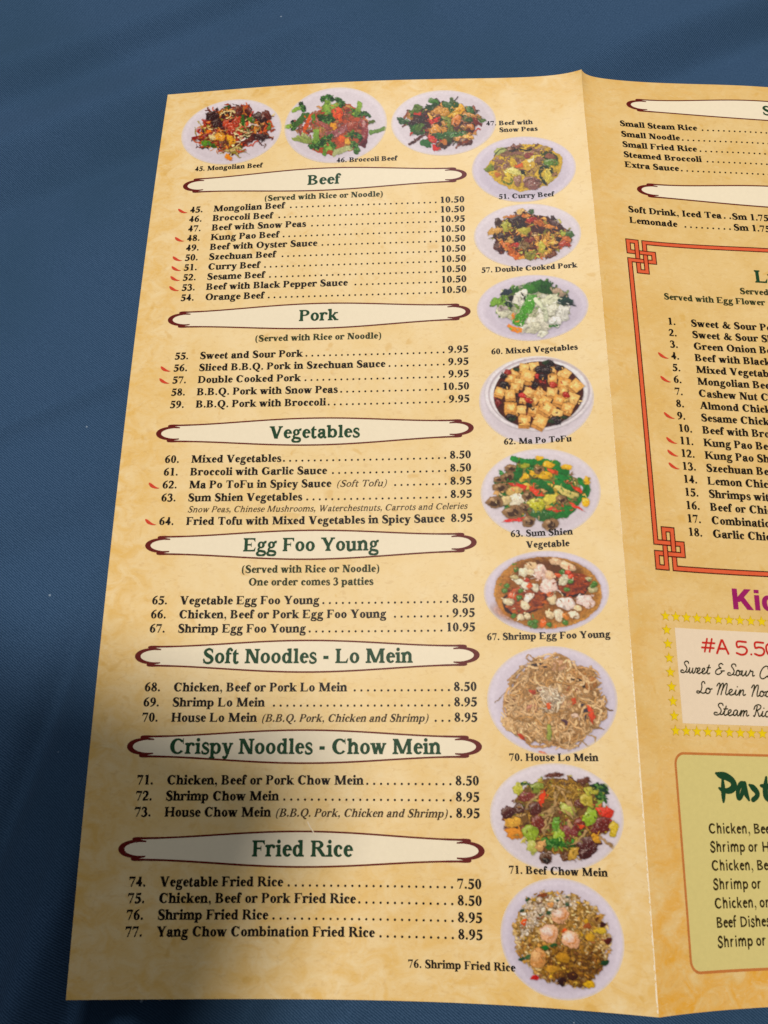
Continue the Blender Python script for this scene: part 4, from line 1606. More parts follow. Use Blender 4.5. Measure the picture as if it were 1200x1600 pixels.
    def strip(self, pts, w, col, name='food', n=6, taper=True, **k):
        K = self.K
        P = catmull([(x * K, y * K) for x, y in pts], n)
        w = w * K / 2
        b = self.box(P[:, 0].min() - w, P[:, 1].min() - w, P[:, 0].max() + w, P[:, 1].max() + w, 5)
        yy, xx = np.mgrid[b[1]:b[3], b[0]:b[2]].astype(float)
        best = np.full(xx.shape, -1e9)
        m = len(P) - 1
        for i in range(m):
            a, c = P[i], P[i + 1]
            d = c - a
            l2 = d @ d + 1e-9
            t = np.clip(((xx - a[0]) * d[0] + (yy - a[1]) * d[1]) / l2, 0, 1)
            e = np.hypot(xx - a[0] - t * d[0], yy - a[1] - t * d[1])
            s = (i + t) / m
            ww = w * (0.55 + 0.45 * np.sin(np.pi * (0.12 + 0.76 * s))) if taper else w
            best = np.maximum(best, ww - e)
        self.apply(b, best, col, name, **k)

    def poly(self, pts, col, name='food', **k):
        K = self.K
        P = np.array(pts, float) * K
        b = self.box(P[:, 0].min(), P[:, 1].min(), P[:, 0].max(), P[:, 1].max(), 6)
        yy, xx = np.mgrid[b[1]:b[3], b[0]:b[2]].astype(float)
        ins = np.zeros(xx.shape, bool)
        dist = np.full(xx.shape, 1e9)
        for i in range(len(P)):
            a, c = P[i - 1], P[i]
            d = c - a
            t = np.clip(((xx - a[0]) * d[0] + (yy - a[1]) * d[1]) / (d @ d + 1e-9), 0, 1)
            dist = np.minimum(dist, np.hypot(xx - a[0] - t * d[0], yy - a[1] - t * d[1]))
            cond = (a[1] > yy) != (c[1] > yy)
            xi = (c[0] - a[0]) * (yy - a[1]) / (c[1] - a[1] + 1e-12) + a[0]
            ins ^= cond & (xx < xi)
        self.apply(b, np.where(ins, dist, -dist), col, name, **k)

    @staticmethod
    def within(region, x, y):
        ins = False
        for i in range(len(region)):
            a, c = region[i - 1], region[i]
            if (a[1] > y) != (c[1] > y) and x < (c[0] - a[0]) * (y - a[1]) / (c[1] - a[1] + 1e-12) + a[0]:
                ins = not ins
        return ins

    def inside(self, region):
        P = np.array(region, float)
        while True:
            x = self.rng.uniform(P[:, 0].min(), P[:, 0].max())
            y = self.rng.uniform(P[:, 1].min(), P[:, 1].max())
            if self.within(region, x, y):
                return x, y

    def fill(self, n, region, kind, size, cols, name='food', **k):
        r = self.rng
        wide = shrunk(region, 1.05)
        for _ in range(n):
            x, y = self.inside(region)
            c = cols[r.integers(len(cols))]
            c = tuple(np.array(lin(c)) * r.uniform(0.8, 1.25))
            s = r.uniform(*size)
            a = r.uniform(0, 360)
            if kind == 'strip':
                t = math.radians(r.normal(-12, 42))
                bend = r.normal(0, 0.22) * s
                dx, dy = math.cos(t) * s / 2, math.sin(t) * s / 2
                self.strip([(x - dx, y - dy), (x - dy / s * bend, y + dx / s * bend), (x + dx, y + dy)], k.get('w', 20) * r.uniform(0.7, 1.3), c, name, **{q: v for q, v in k.items() if q != 'w'})
            elif kind == 'noodle':
                for _try in range(6):             # strands stay on the heap
                    t = r.uniform(0, 6.28)
                    pts = [(x, y)]
                    for _q in range(4):
                        t += r.normal(0.25, 0.8)
                        pts.append((pts[-1][0] + math.cos(t) * s / 4, pts[-1][1] + math.sin(t) * s / 4))
                    if all(self.within(wide, *q) for q in pts):
                        break
                else:
                    continue
                self.strip(pts, k.get('w', 16), c, name, **{q: v for q, v in k.items() if q != 'w'})
            elif kind == 'leaf':
                self.blob(x, y, s, s * 0.42, a, c, name, **k)
            elif kind == 'grain':
                self.blob(x, y, s, s * 0.5, a, c, name, wob=0.05, **k)
            else:
                m = r.integers(5, 8)
                an = np.sort(r.uniform(0, 6.28, m))
                rr = s * r.uniform(0.6, 1.05, m)
                self.poly([(x + math.cos(q) * w_, y + math.sin(q) * w_ * 0.78) for q, w_ in zip(an, rr)], c, name, **k)


def shrunk(region, k=0.92):
    c = np.array(region, float).mean(0)
    return [tuple(c + (np.array(q) - c) * k) for q in region]


BEEF, BEEFD, BEEFP = '#6e3526', '#42221c', '#8f5a4e'
GRN, GRND, GRNL, GRNY = '#3c6a2a', '#22401f', '#7c9a3a', '#a3a544'
RED, ORG, YEL, CRM, WHT = '#c03a2c', '#d0622c', '#d9a83e', '#d8c592', '#ddd2c6'
TOFU, RICE = '#d8ae72', '#c9ad7c'


def broccoli(p, x, y, s, ang=0, col=GRND, stem=True):
    a = math.radians(ang)
    R_ = lambda dx, dy: (x + (dx * math.cos(a) - dy * math.sin(a)) * s, y + (dx * math.sin(a) + dy * math.cos(a)) * s)
    if stem:
        q = [R_(-.28, .1), R_(.28, .1), R_(.22, 1.05), R_(-.2, 1.05)]
        p.poly(q, '#86a04a', 'broccoli', shade=.6)
    for k in range(34):
        t = p.rng.uniform(math.pi * .95, math.pi * 2.05)
        q = math.sqrt(p.rng.uniform(.1, 1))
        u_, v_ = R_(math.cos(t) * .62 * q, math.sin(t) * .5 * q + .12)
        c_ = tuple(np.array(lin(col if k % 3 else GRN)) * p.rng.uniform(.7, 1.5))
        p.blob(u_, v_, s * p.rng.uniform(.10, .2), s * p.rng.uniform(.09, .16), 0, c_, 'broccoli', shadow=.28, wob=.2)
    for k in range(14):
        u_, v_ = R_(p.rng.normal(0, .3), p.rng.normal(-.12, .18))
        p.blob(u_, v_, s * .07, s * .06, 0, '#6a9450', None, shadow=.15)


def d_mongolian(p):
    reg = [(150, 505), (240, 430), (240, 320), (300, 230), (350, 190), (470, 160), (600, 160), (750, 140), (830, 220), (960, 215), (1030, 300), (1000, 420), (990, 510), (850, 530), (700, 610), (600, 690), (470, 650), (330, 590), (210, 550)]
    p.poly(shrunk(reg), '#5a2a18', 'beef', shade=.4)
    p.fill(90, reg, 'strip', (70, 170), ['#6b2f1c', '#8a3a20', '#3f1d18', '#a8481f', BEEF], 'beef', w=24, gloss=.2)
    p.fill(80, reg, 'strip', (70, 160), ['#c8642a', '#b84a22', '#cf8a3c', RED], 'carrot', w=16, gloss=.3)
    p.fill(26, reg, 'strip', (90, 190), [CRM, '#cdb878', '#9c8a3a'], 'onion', w=13)
    p.fill(12, reg, 'chunk', (22, 42), [GRN, GRND, '#6b7a2c'], 'green_onion')
    for x, y, rx, ry, a in ((360, 245, 85, 48, -20), (640, 205, 60, 60, 0), (895, 270, 85, 50, 20), (410, 330, 70, 44, 10), (960, 240, 60, 44, 40), (900, 480, 90, 36, 5), (480, 560, 60, 34, 0)):
        p.blob(x, y, rx, ry, a, BEEFD if rx > 65 else BEEF, 'beef', gloss=.25)
    for x, y in ((520, 340), (600, 350), (570, 400), (640, 300)):
        p.blob(x, y, 52, 40, 0, '#b5481f', 'carrot', gloss=.4)
    p.strip([(690, 260), (695, 350)], 42, GRN, 'green_onion')
    p.strip([(760, 290), (820, 320)], 48, '#5c7a2c', 'green_onion')
    p.strip([(990, 340), (985, 400)], 40, '#6c8440', 'green_onion')
    p.strip([(150, 505), (280, 480), (400, 415)], 40, '#97302a', 'chili', gloss=.3)
    p.blob(440, 490, 85, 44, -14, '#d99a2c', 'mushroom', gloss=.3)
    p.blob(365, 485, 32, 50, 20, CRM, 'onion')
    p.poly([(520, 460), (620, 510), (640, 560), (560, 590)], '#d2a03c', 'mushroom')
    p.poly([(300, 400), (350, 400), (330, 450), (295, 440)], '#dc7a2a', 'carrot')
    p.strip([(600, 450), (640, 410), (720, 430), (800, 430)], 22, CRM, 'onion')
    p.strip([(610, 455), (690, 480), (780, 470)], 18, '#e0cfa4', 'onion')
    p.strip([(740, 365), (830, 355), (900, 350)], 16, WHT, 'onion')
    p.strip([(440, 240), (500, 200), (600, 205)], 18, CRM, 'onion')
    p.blob(275, 550, 36, 26, 0, '#6f9a3a', 'green_onion')
    p.strip([(320, 550), (395, 600)], 40, '#4f7a34', 'green_onion')
    p.strip([(185, 560), (215, 600), (320, 605)], 12, '#5a2a20', 'onion')
    p.strip([(940, 550), (930, 600)], 10, '#7a5a44', 'onion')
    p.strip([(460, 670), (560, 625), (700, 600)], 20, '#b9a56a', 'onion')
    p.strip([(480, 650), (600, 650), (760, 655)], 9, '#a08c60', 'onion')
    p.blob(545, 705, 40, 34, 20, '#d6872c', 'carrot')
    p.strip([(640, 545), (700, 520), (720, 515)], 18, WHT, 'onion')


def d_broccoli(p):
    p.blob(640, 480, 330, 250, 0, '#a4543a', 'sauce', shadow=0, wob=.1, shade=.3)
    p.blob(470, 740, 130, 40, 6, '#b0552c', 'sauce', shadow=0)
    reg = [(120, 460), (240, 350), (420, 260), (560, 240), (760, 260), (900, 330), (1000, 430), (960, 580), (900, 680), (700, 720), (450, 690), (200, 650)]
    p.fill(40, reg, 'strip', (80, 170), [BEEFP, '#9c5e50', '#7c443a', '#a86a50'], 'beef', w=34, gloss=.3)
    p.fill(16, reg, 'strip', (80, 160), ['#b08050', '#b58a58'], 'onion', w=22)
    broccoli(p, 500, 170, 120, 10, '#34502e')
    broccoli(p, 640, 215, 110, 60, '#35532c')
    p.poly([(470, 170), (530, 190), (500, 310), (430, 310)], '#7a9440', 'broccoli')
    broccoli(p, 215, 260, 105, 70, '#24352a')
    broccoli(p, 500, 370, 160, 180, '#2c4a26')
    broccoli(p, 120, 470, 95, 90, '#243428')
    p.strip([(160, 450), (240, 370), (280, 350)], 70, '#4e6c38', 'broccoli')
    broccoli(p, 830, 320, 120, 200, '#7c8f34')
    broccoli(p, 910, 350, 90, 0, '#2e4630', False)
    p.strip([(310, 360), (280, 440), (250, 520), (280, 560)], 42, ORG, 'carrot')
    p.strip([(350, 430), (350, 350)], 44, '#5f8434', 'broccoli')
    p.blob(620, 330, 55, 75, -20, '#d4582c', 'carrot', gloss=.2)
    p.strip([(640, 350), (650, 430)], 40, '#d86434', 'carrot')
    p.blob(570, 475, 44, 38, 0, '#d99a36', 'carrot')
    p.strip([(380, 405), (470, 470), (540, 490)], 44, '#a5625a', 'beef', gloss=.2)
    p.strip([(500, 560), (620, 530), (740, 460)], 60, '#965a5a', 'beef', gloss=.5)
    p.strip([(520, 590), (600, 570), (690, 520)], 40, '#a87070', 'beef', gloss=.4)
    p.strip([(350, 510), (420, 550), (500, 580)], 36, '#a8705c', 'beef')
    p.blob(780, 480, 70, 60, 20, '#9c4c38', 'beef', gloss=.3)
    p.strip([(900, 420), (920, 520), (910, 600)], 70, '#94484a', 'beef', gloss=.4)
    p.blob(900, 660, 44, 38, 0, '#6a2a34', 'beef')
    p.strip([(980, 540), (1060, 520), (1135, 500)], 40, '#6f8a4c', 'broccoli', taper=False)
    p.strip([(960, 440), (1010, 410)], 40, '#5d6c34', 'broccoli')
    p.strip([(140, 610), (210, 610), (300, 640)], 70, '#8f9a58', 'broccoli')
    p.strip([(230, 560), (300, 600)], 50, '#a7ac74', 'broccoli')
    broccoli(p, 380, 660, 150, 180, '#2f5126')
    p.strip([(370, 540), (390, 600), (370, 650)], 60, '#7c9a48', 'broccoli')
    broccoli(p, 500, 600, 110, 150, '#31562a', False)
    p.poly([(480, 680), (530, 700), (480, 800), (440, 780)], '#5f8a34', 'broccoli')
    broccoli(p, 560, 690, 80, 60, '#4f8030')
    p.strip([(580, 770), (680, 730), (760, 700)], 64, '#a9ac7c', 'broccoli')
    broccoli(p, 800, 700, 120, 60, '#4f7038', False)
    p.blob(660, 610, 54, 30, 10, '#da6a3a', 'carrot')
    p.blob(730, 645, 34, 28, 0, '#cfa048', 'carrot')
    broccoli(p, 780, 575, 110, 0, '#6d8a38', False)
    broccoli(p, 830, 590, 90, 20, '#27402a', False)


def d_snowpeas(p):
    reg = [(210, 400), (230, 270), (380, 210), (520, 160), (700, 150), (860, 210), (950, 290), (990, 390), (960, 480), (880, 590), (660, 620), (520, 600), (380, 520), (260, 500)]
    p.poly(shrunk(reg), '#4a2a1c', 'beef', shade=.3)
    p.fill(44, reg, 'strip', (90, 180), ['#5a2a20', '#6e3626', '#3a1e1a', '#8a4a2c'], 'beef', w=34, gloss=.35)
    p.fill(24, reg, 'chunk', (34, 58), ['#c8924a', '#b47834', '#d0a050'], 'mushroom', gloss=.4)
    p.fill(20, reg, 'leaf', (50, 80), [GRN, GRND, '#55702c', '#6c7c34'], 'snow_pea', gloss=.2)
    for x, y, rx, ry, a, c in ((490, 155, 60, 36, 20, '#4c7a36'), (150, 370, 60, 28, 15, '#355a34'), (300, 250, 80, 30, -16, '#5e7230'), (460, 220, 80, 34, -20, '#2f4a26'), (690, 210, 80, 54, -20, '#3f6830'), (720, 170, 55, 36, 30, '#3b5a2c'),
                               (880, 250, 50, 40, 30, '#4f7440'), (1000, 350, 56, 26, 20, '#557038'), (340, 440, 60, 30, -30, '#56702e'), (870, 350, 60, 34, 25, '#34562c'), (330, 495, 70, 24, -5, '#39562c'), (640, 360, 40, 90, -28, '#7c8434')):
        p.blob(x, y, rx, ry, a, c, 'snow_pea', gloss=.2)
    for x, y, rx, ry, a, c in ((540, 260, 70, 34, -20, '#c8944c'), (620, 270, 50, 50, 0, '#c2903c'), (780, 240, 55, 44, -30, '#dba63a'), (720, 290, 60, 30, -20, '#d6a832'), (740, 360, 54, 64, 0, '#c47a30'), (510, 455, 62, 42, 0, '#cf9440'), (600, 460, 44, 34, 0, '#c08a3c'),
                               (890, 430, 44, 28, 0, '#bb7a3a'), (930, 310, 90, 24, 14, '#b98646'), (870, 540, 60, 30, 10, '#d0a04a'), (620, 590, 40, 26, 0, '#b0713c'), (760, 550, 50, 26, 0, '#c9924c')):
        p.blob(x, y, rx, ry, a, c, 'mushroom', gloss=.45)
    p.blob(350, 290, 54, 22, 6, '#c0402f', 'red_pepper')
    p.poly([(450, 350), (580, 320), (560, 370), (470, 420), (450, 400)], '#c53a30', 'red_pepper', gloss=.2)
    p.poly([(420, 500), (470, 510), (540, 580), (520, 620), (450, 570)], '#c33c34', 'red_pepper', gloss=.2)
    p.poly([(485, 615), (570, 640), (570, 670), (490, 680)], '#cc3b33', 'red_pepper')
    p.strip([(940, 470), (1000, 455)], 22, '#b5402a', 'red_pepper')
    p.strip([(240, 520), (260, 500)], 20, '#b5402a', 'red_pepper')
    p.blob(400, 330, 40, 80, 15, '#47211d', 'beef', gloss=.2)
    p.strip([(230, 615), (330, 560), (400, 515)], 36, '#5c2a20', 'beef', gloss=.3)
    p.strip([(230, 400), (310, 370), (380, 340)], 50, '#3f2020', 'beef', gloss=.3)
    p.strip([(940, 340), (960, 390), (990, 400)], 50, '#7a3028', 'beef')
    p.strip([(500, 520), (660, 500), (830, 490)], 30, '#3c6a34', 'snow_pea', gloss=.5)
    p.strip([(520, 545), (680, 525), (830, 515)], 24, '#4a7a3a', 'snow_pea', gloss=.7)
    p.blob(420, 605, 70, 34, 8, '#3a6a38', 'snow_pea')
    p.blob(660, 570, 50, 30, 30, '#45562c', 'snow_pea')
    p.blob(830, 590, 80, 40, -6, '#5e2d1e', 'mushroom', gloss=.3)
    p.blob(830, 590, 40, 16, -6, '#8a4a34', 'mushroom', shadow=.2)
    p.blob(600, 620, 80, 34, 0, '#4a2a1e', 'mushroom', gloss=.2)
    p.blob(610, 590, 44, 24, 0, '#b4763c', 'mushroom')


def d_curry(p):
    p.poly([(140, 420), (230, 320), (270, 250), (420, 170), (560, 140), (740, 135), (880, 180), (1000, 270), (1025, 310), (1000, 400), (980, 480), (860, 590), (700, 640), (560, 665), (420, 630), (270, 550), (190, 470)], '#b89a3c', 'sauce', shade=.3, shadow=.2)
    reg = [(230, 340), (280, 260), (430, 180), (600, 150), (760, 150), (900, 220), (860, 330), (700, 420), (480, 400), (280, 420)]
    p.fill(50, reg, 'strip', (70, 150), ['#8f6a56', '#9c7460', '#7c5648', '#a98a5c'], 'beef', w=32, gloss=.25)
    p.blob(320, 220, 70, 34, -30, '#a9ac70', 'zucchini')
    p.strip([(255, 280), (310, 210), (400, 180)], 10, '#3a4a2c', 'zucchini')
    p.poly([(135, 425), (200, 370), (260, 380), (250, 440), (180, 455)], '#7d8a34', 'zucchini')
    p.strip([(430, 210), (560, 200), (640, 205), (720, 150)], 20, '#2a2018', 'mushroom')
    p.strip([(450, 165), (540, 170)], 40, '#84584e', 'beef', gloss=.3)
    p.strip([(620, 190), (730, 150), (740, 130)], 22, '#7c5848', 'beef')
    p.strip([(430, 275), (520, 280), (600, 300)], 30, '#a8904c', 'zucchini')
    p.strip([(380, 260), (560, 240)], 40, '#8c6454', 'beef', gloss=.2)
    p.blob(640, 265, 50, 26, -10, '#94504c', 'beef')
    p.strip([(610, 330), (700, 280), (830, 250)], 38, '#c9b04e', 'zucchini')
    p.poly([(560, 340), (640, 300), (720, 310), (740, 370), (620, 440), (520, 400)], '#c9a84c', 'zucchini')
    p.poly([(620, 310), (690, 300), (700, 340), (640, 345)], '#ddd4b4', 'zucchini')
    p.poly([(470, 375), (590, 345), (580, 400), (500, 400)], '#cf6a34', 'carrot')
    p.strip([(720, 340), (760, 290), (820, 280)], 40, '#94705c', 'beef')
    p.blob(880, 280, 110, 50, 20, '#39482a', 'pepper')
    p.blob(880, 275, 60, 30, 10, '#8a5c4c', 'beef')
    p.blob(890, 345, 90, 40, 10, '#61802f', 'pepper', gloss=.5)
    p.poly([(390, 400), (470, 395), (560, 450), (560, 495), (440, 470), (380, 440)], '#d2c87c', 'zucchini', gloss=.3)
    p.poly([(540, 430), (590, 440), (625, 495), (570, 480)], '#20281e', 'zucchini')
    p.poly([(345, 460), (400, 450), (470, 500), (430, 560), (370, 520)], '#d3b94a', 'zucchini')
    p.strip([(350, 540), (390, 580), (450, 570), (470, 510)], 14, '#5f7a30', 'zucchini')
    p.blob(300, 480, 36, 26, 0, '#b8743c', 'carrot')
    p.strip([(310, 420), (360, 480), (350, 520)], 34, '#a0784c', 'beef')
    p.blob(520, 550, 50, 60, 10, '#96705c', 'beef', gloss=.3)
    p.blob(680, 570, 105, 70, 0, '#8a6058', 'beef', gloss=.5)
    p.strip([(600, 560), (670, 530), (760, 560)], 18, '#6f4a44', 'beef')
    p.strip([(600, 600), (690, 590), (750, 590)], 16, '#a07468', 'beef', gloss=.5)
    p.poly([(830, 410), (880, 420), (920, 520), (850, 590), (800, 520)], '#c2b04e', 'zucchini', gloss=.2)
    p.strip([(830, 580), (770, 500), (790, 410), (860, 395), (905, 470)], 34, '#24382a', 'zucchini')
    p.strip([(640, 490), (680, 440), (770, 390)], 34, '#a88a50', 'onion')
    p.blob(930, 470, 34, 24, 0, '#9c7452', 'beef')


def d_pork(p):
    reg = [(190, 340), (260, 210), (380, 150), (560, 80), (660, 100), (800, 140), (930, 200), (1030, 280), (1060, 350), (1030, 440), (940, 520), (820, 580), (700, 590), (600, 600), (440, 580), (300, 520), (220, 420)]
    p.poly(shrunk(reg), '#4e2a1a', 'pork', shade=.3)
    p.fill(80, reg, 'chunk', (28, 54), ['#7a3f28', '#53281d', '#3b1f1a', '#7e3a24'], 'pork', gloss=.2)
    p.fill(110, reg, 'chunk', (18, 36), ['#d6924a', '#b07438', '#d09c54', '#bb6c34'], 'tofu', gloss=.35)
    p.fill(40, reg, 'chunk', (18, 34), ['#a8a048', '#8a8a3c', '#b5ad5c'], 'cabbage')
    R2 = [(700, 330), (900, 320), (950, 400), (920, 480), (780, 560), (680, 500), (650, 400)]
    p.fill(44, R2, 'chunk', (24, 44), ['#d8a24e', '#cf9546', '#c8a854', '#e0b466'], 'tofu', gloss=.3)
    for x, y, rx, ry, a, c, n in ((290, 220, 48, 40, 0, '#4a3026', 'pork'), (490, 205, 90, 62, 10, '#3d2420', 'pork'), (890, 250, 90, 40, 40, '#4c2226', 'pork'), (250, 310, 80, 36, -20, '#c59a54', 'cabbage'), (370, 260, 54, 60, 0, '#a8a446', 'cabbage'),
                                  (640, 185, 60, 26, -10, '#a8352a', 'red_pepper'), (560, 300, 64, 44, -10, '#b0a444', 'cabbage'), (400, 410, 54, 34, 20, '#c8a058', 'tofu'), (380, 470, 90, 32, 35, '#cb7434', 'carrot'), (290, 480, 46, 60, -20, '#582a22', 'pork'),
                                  (470, 450, 54, 24, -20, '#a83226', 'red_pepper'), (600, 405, 70, 30, -25, '#82382a', 'pork'), (470, 560, 70, 34, 20, '#c8702c', 'carrot'), (560, 460, 60, 40, 20, '#8a7048', 'mushroom'), (630, 560, 60, 46, -30, '#8c8638', 'cabbage'),
                                  (980, 440, 60, 40, 0, '#a5442a', 'carrot'), (1000, 395, 60, 26, 10, '#c0703a', 'tofu'), (1030, 345, 46, 34, 20, '#4c6a34', 'pepper'), (960, 330, 36, 30, 0, '#a8b04c', 'cabbage'), (740, 470, 44, 60, 10, '#b4aa48', 'cabbage'),
                                  (830, 555, 60, 30, -10, '#7a4628', 'pork'), (635, 95, 30, 22, 0, '#42602e', 'pepper'), (520, 100, 50, 24, -10, '#cfb070', 'cabbage'), (420, 150, 60, 20, -8, '#b9743a', 'tofu'), (720, 220, 56, 30, -10, '#b5682c', 'tofu'), (820, 260, 50, 30, 10, '#cc8840', 'tofu'),
                                  (480, 390, 50, 34, 0, '#2f1d1a', 'pork'), (330, 370, 60, 30, 10, '#3f241c', 'pork'), (660, 345, 22, 14, 0, '#e6c896', 'tofu'), (540, 590, 30, 20, 0, '#e0a850', 'tofu')):
        p.blob(x, y, rx, ry, a, c, n, gloss=.22)


def d_mixed(p):
    reg = [(250, 370), (320, 270), (450, 220), (560, 195), (700, 220), (800, 290), (860, 370), (840, 470), (740, 520), (640, 600), (520, 610), (380, 500), (290, 470)]
    p.poly(shrunk(reg), '#a9a88c', 'cabbage', shade=.3)
    p.fill(60, reg, 'chunk', (34, 62), ['#cfcab4', '#d6d2c4', '#bdbc9c', '#c8c6b4'], 'cabbage', gloss=.2)
    p.fill(16, [(250, 380), (330, 280), (460, 230), (430, 400), (320, 480)], 'strip', (60, 110), ['#7c9a48', '#9cb068', '#6a8c3c'], 'green_leaf', w=26)
    p.fill(16, [(560, 200), (700, 220), (820, 300), (800, 360), (640, 280)], 'strip', (60, 110), ['#6f8a4c', '#8a9a68', '#4c6a3c'], 'green_leaf', w=24)
    for x, y, rx, ry, a, c, n in ((620, 235, 70, 50, 10, '#3c6a30', 'green_leaf'), (660, 250, 50, 60, 0, '#2f5a2a', 'green_leaf'), (420, 265, 60, 26, -20, '#4d7a3a', 'green_leaf'), (350, 285, 44, 26, -20, '#39424a', 'mushroom'), (540, 250, 60, 34, 20, '#4c8038', 'green_leaf'),
                                  (390, 335, 36, 18, 30, '#2d2e30', 'mushroom'), (370, 380, 40, 18, 10, '#30443a', 'mushroom'), (800, 345, 66, 40, 10, '#2f4a42', 'green_leaf'), (840, 370, 50, 18, 20, '#2c3a38', 'green_leaf'), (270, 360, 40, 30, 0, '#7ea048', 'green_leaf'),
                                  (470, 330, 70, 60, 0, '#d3cfc0', 'cabbage'), (690, 350, 80, 50, -10, '#cbcab0', 'cabbage'), (790, 450, 60, 60, 0, '#d2cfc4', 'cabbage'), (700, 420, 60, 40, 0, '#cdcab8', 'cabbage'), (620, 520, 90, 70, 10, '#cfcab8', 'cabbage'), (330, 440, 50, 44, 0, '#c7c4ae', 'cabbage'),
                                  (560, 560, 70, 44, 0, '#cac6b0', 'cabbage'), (730, 510, 60, 34, 10, '#d8d4cc', 'cabbage'), (760, 280, 60, 26, 20, '#b09a84', 'mushroom'), (330, 410, 40, 24, 0, '#b0a49c', 'mushroom')):
        p.blob(x, y, rx, ry, a, c, n, wob=.25)
    p.strip([(470, 285), (490, 320), (500, 350)], 12, '#2a2a26', 'mushroom')
    p.poly([(400, 440), (430, 450), (420, 490), (395, 470)], '#d88c38', 'carrot')
    p.poly([(515, 300), (590, 300), (590, 360), (480, 555), (395, 525), (450, 440)], '#539034', 'snow_pea', gloss=.35, shade=.4)
    p.strip([(580, 340), (650, 420), (660, 500)], 44, '#cdd0b4', 'cabbage')
    p.poly([(370, 530), (480, 570), (470, 600), (440, 605), (355, 550)], '#dd8a3c', 'carrot', shade=.3)
    p.poly([(690, 520), (770, 530), (750, 560), (690, 550)], '#4f8440', 'green_leaf')
    p.blob(715, 525, 30, 14, 10, '#dcdcd4', 'cabbage')


def cube(p, x, y, s, a, c=TOFU):
    t = math.radians(a)
    R_ = lambda dx, dy: (x + (dx * math.cos(t) - dy * math.sin(t)) * s, y + (dx * math.sin(t) + dy * math.cos(t)) * s * .92)
    p.poly([R_(-1, -.8), R_(.9, -.9), R_(1, .8), R_(-.85, 1)], c, 'tofu', shade=.35, shadow=.6)
    q = [R_(-.85, 1), R_(1, .8), R_(1.0, 1.35), R_(-.75, 1.5)]
    p.poly(q, '#b9884e', 'tofu', shadow=.3, shade=.6)
    p.poly([R_(-.55, -.4), R_(.45, -.5), R_(.5, .35), R_(-.45, .5)], '#deb87e', None, shadow=0, shade=.2, soft=4)


def d_mapo(p):
    # bowl seen from above: outer wall, wide rim, inner lip
    p.blob(590, 1080, 395, 285, 0, '#d6c8ca', 'bowl', wob=0, shadow=0, shade=.25)
    p.blob(605, 1060, 428, 300, -4, '#d9cfd0', 'bowl', wob=0, shadow=.3, shade=.25)
    p.blob(607, 1062, 400, 276, -4, '#b9abae', 'bowl', wob=0, shadow=0, shade=.1)
    p.blob(605, 1068, 386, 264, -4, '#ded6d4', 'bowl', wob=0, shadow=.1, shade=.3)
    p.blob(600, 1078, 356, 258, -3, '#4e2a20', 'sauce', wob=.02, shadow=.3, shade=.2)
    reg = [(270, 1030), (380, 880), (520, 840), (700, 850), (860, 900), (940, 1040), (900, 1200), (780, 1290), (600, 1330), (440, 1300), (300, 1200)]
    p.fill(26, reg, 'chunk', (24, 44), ['#2f2224', '#43302c', '#3a2a2a'], 'mushroom', gloss=.2)
    p.fill(20, reg, 'chunk', (20, 34), ['#a8362a', '#8a2f26', '#46562f'], 'red_pepper')
    for x, y, s, a in ((490, 865, 44, 10), (570, 855, 44, -6), (720, 885, 36, 10), (400, 920, 50, -40), (520, 930, 62, 20), (810, 915, 52, 40), (385, 950, 44, 20), (715, 955, 40, 4), (450, 990, 44, 14), (805, 990, 56, 20),
                       (900, 1010, 58, 50), (420, 1020, 40, 10), (300, 1060, 44, 20), (380, 1080, 46, 0), (530, 1060, 44, 30), (615, 1070, 52, 45), (710, 1060, 46, 10), (800, 1050, 36, 16), (490, 1115, 36, 20), (870, 1110, 56, 30), (765, 1120, 50, 25),
                       (575, 1120, 40, 50), (660, 1130, 46, 30), (385, 1180, 54, 3), (470, 1200, 44, 6), (565, 1195, 46, 14), (675, 1185, 62, 40), (835, 1180, 52, 30), (750, 1230, 50, 20), (495, 1280, 54, 8), (620, 1285, 60, 30)):
        cube(p, x, y, s * .92, a, ['#d0a263', '#c79454', '#d6ad70', '#cb9a5c'][int(x) % 4])
    for x, y, c in ((600, 940, '#b13226'), (640, 975, '#a83a2c'), (480, 1090, '#b5322a'), (530, 1130, '#b0382c'), (820, 1085, '#a8321f'), (720, 1005, '#b0402c'), (360, 905, '#9c3a32'), (290, 1150, '#7a2a26')):
        p.blob(x, y, 32, 22, 20, c, 'red_pepper', gloss=.2)
    for x, y, r in ((610, 880, 40), (670, 890, 44), (640, 945, 34), (335, 1005, 42), (330, 935, 30), (690, 835, 40), (770, 870, 36), (580, 1005, 28), (390, 1260, 40), (740, 1280, 44), (540, 1170, 22)):
        p.blob(x, y, r, r * .72, 0, '#33262a', 'mushroom', gloss=.2)
    for x, y in ((430, 880), (660, 825), (800, 1260), (700, 1290), (400, 1275)):
        p.blob(x, y, 26, 16, 0, '#3c4a34', 'green_onion')


def mushroom(p, x, y, s, a=0, c='#8f7050'):
    p.blob(x, y, s, s * .72, a, c, 'mushroom', shadow=.45)
    p.blob(x + s * .1, y + s * .05, s * .55, s * .36, a, '#4f3626', 'mushroom', shadow=.2)
    p.blob(x - s * .25, y - s * .25, s * .35, s * .2, a, '#b89a78', None, shadow=0)


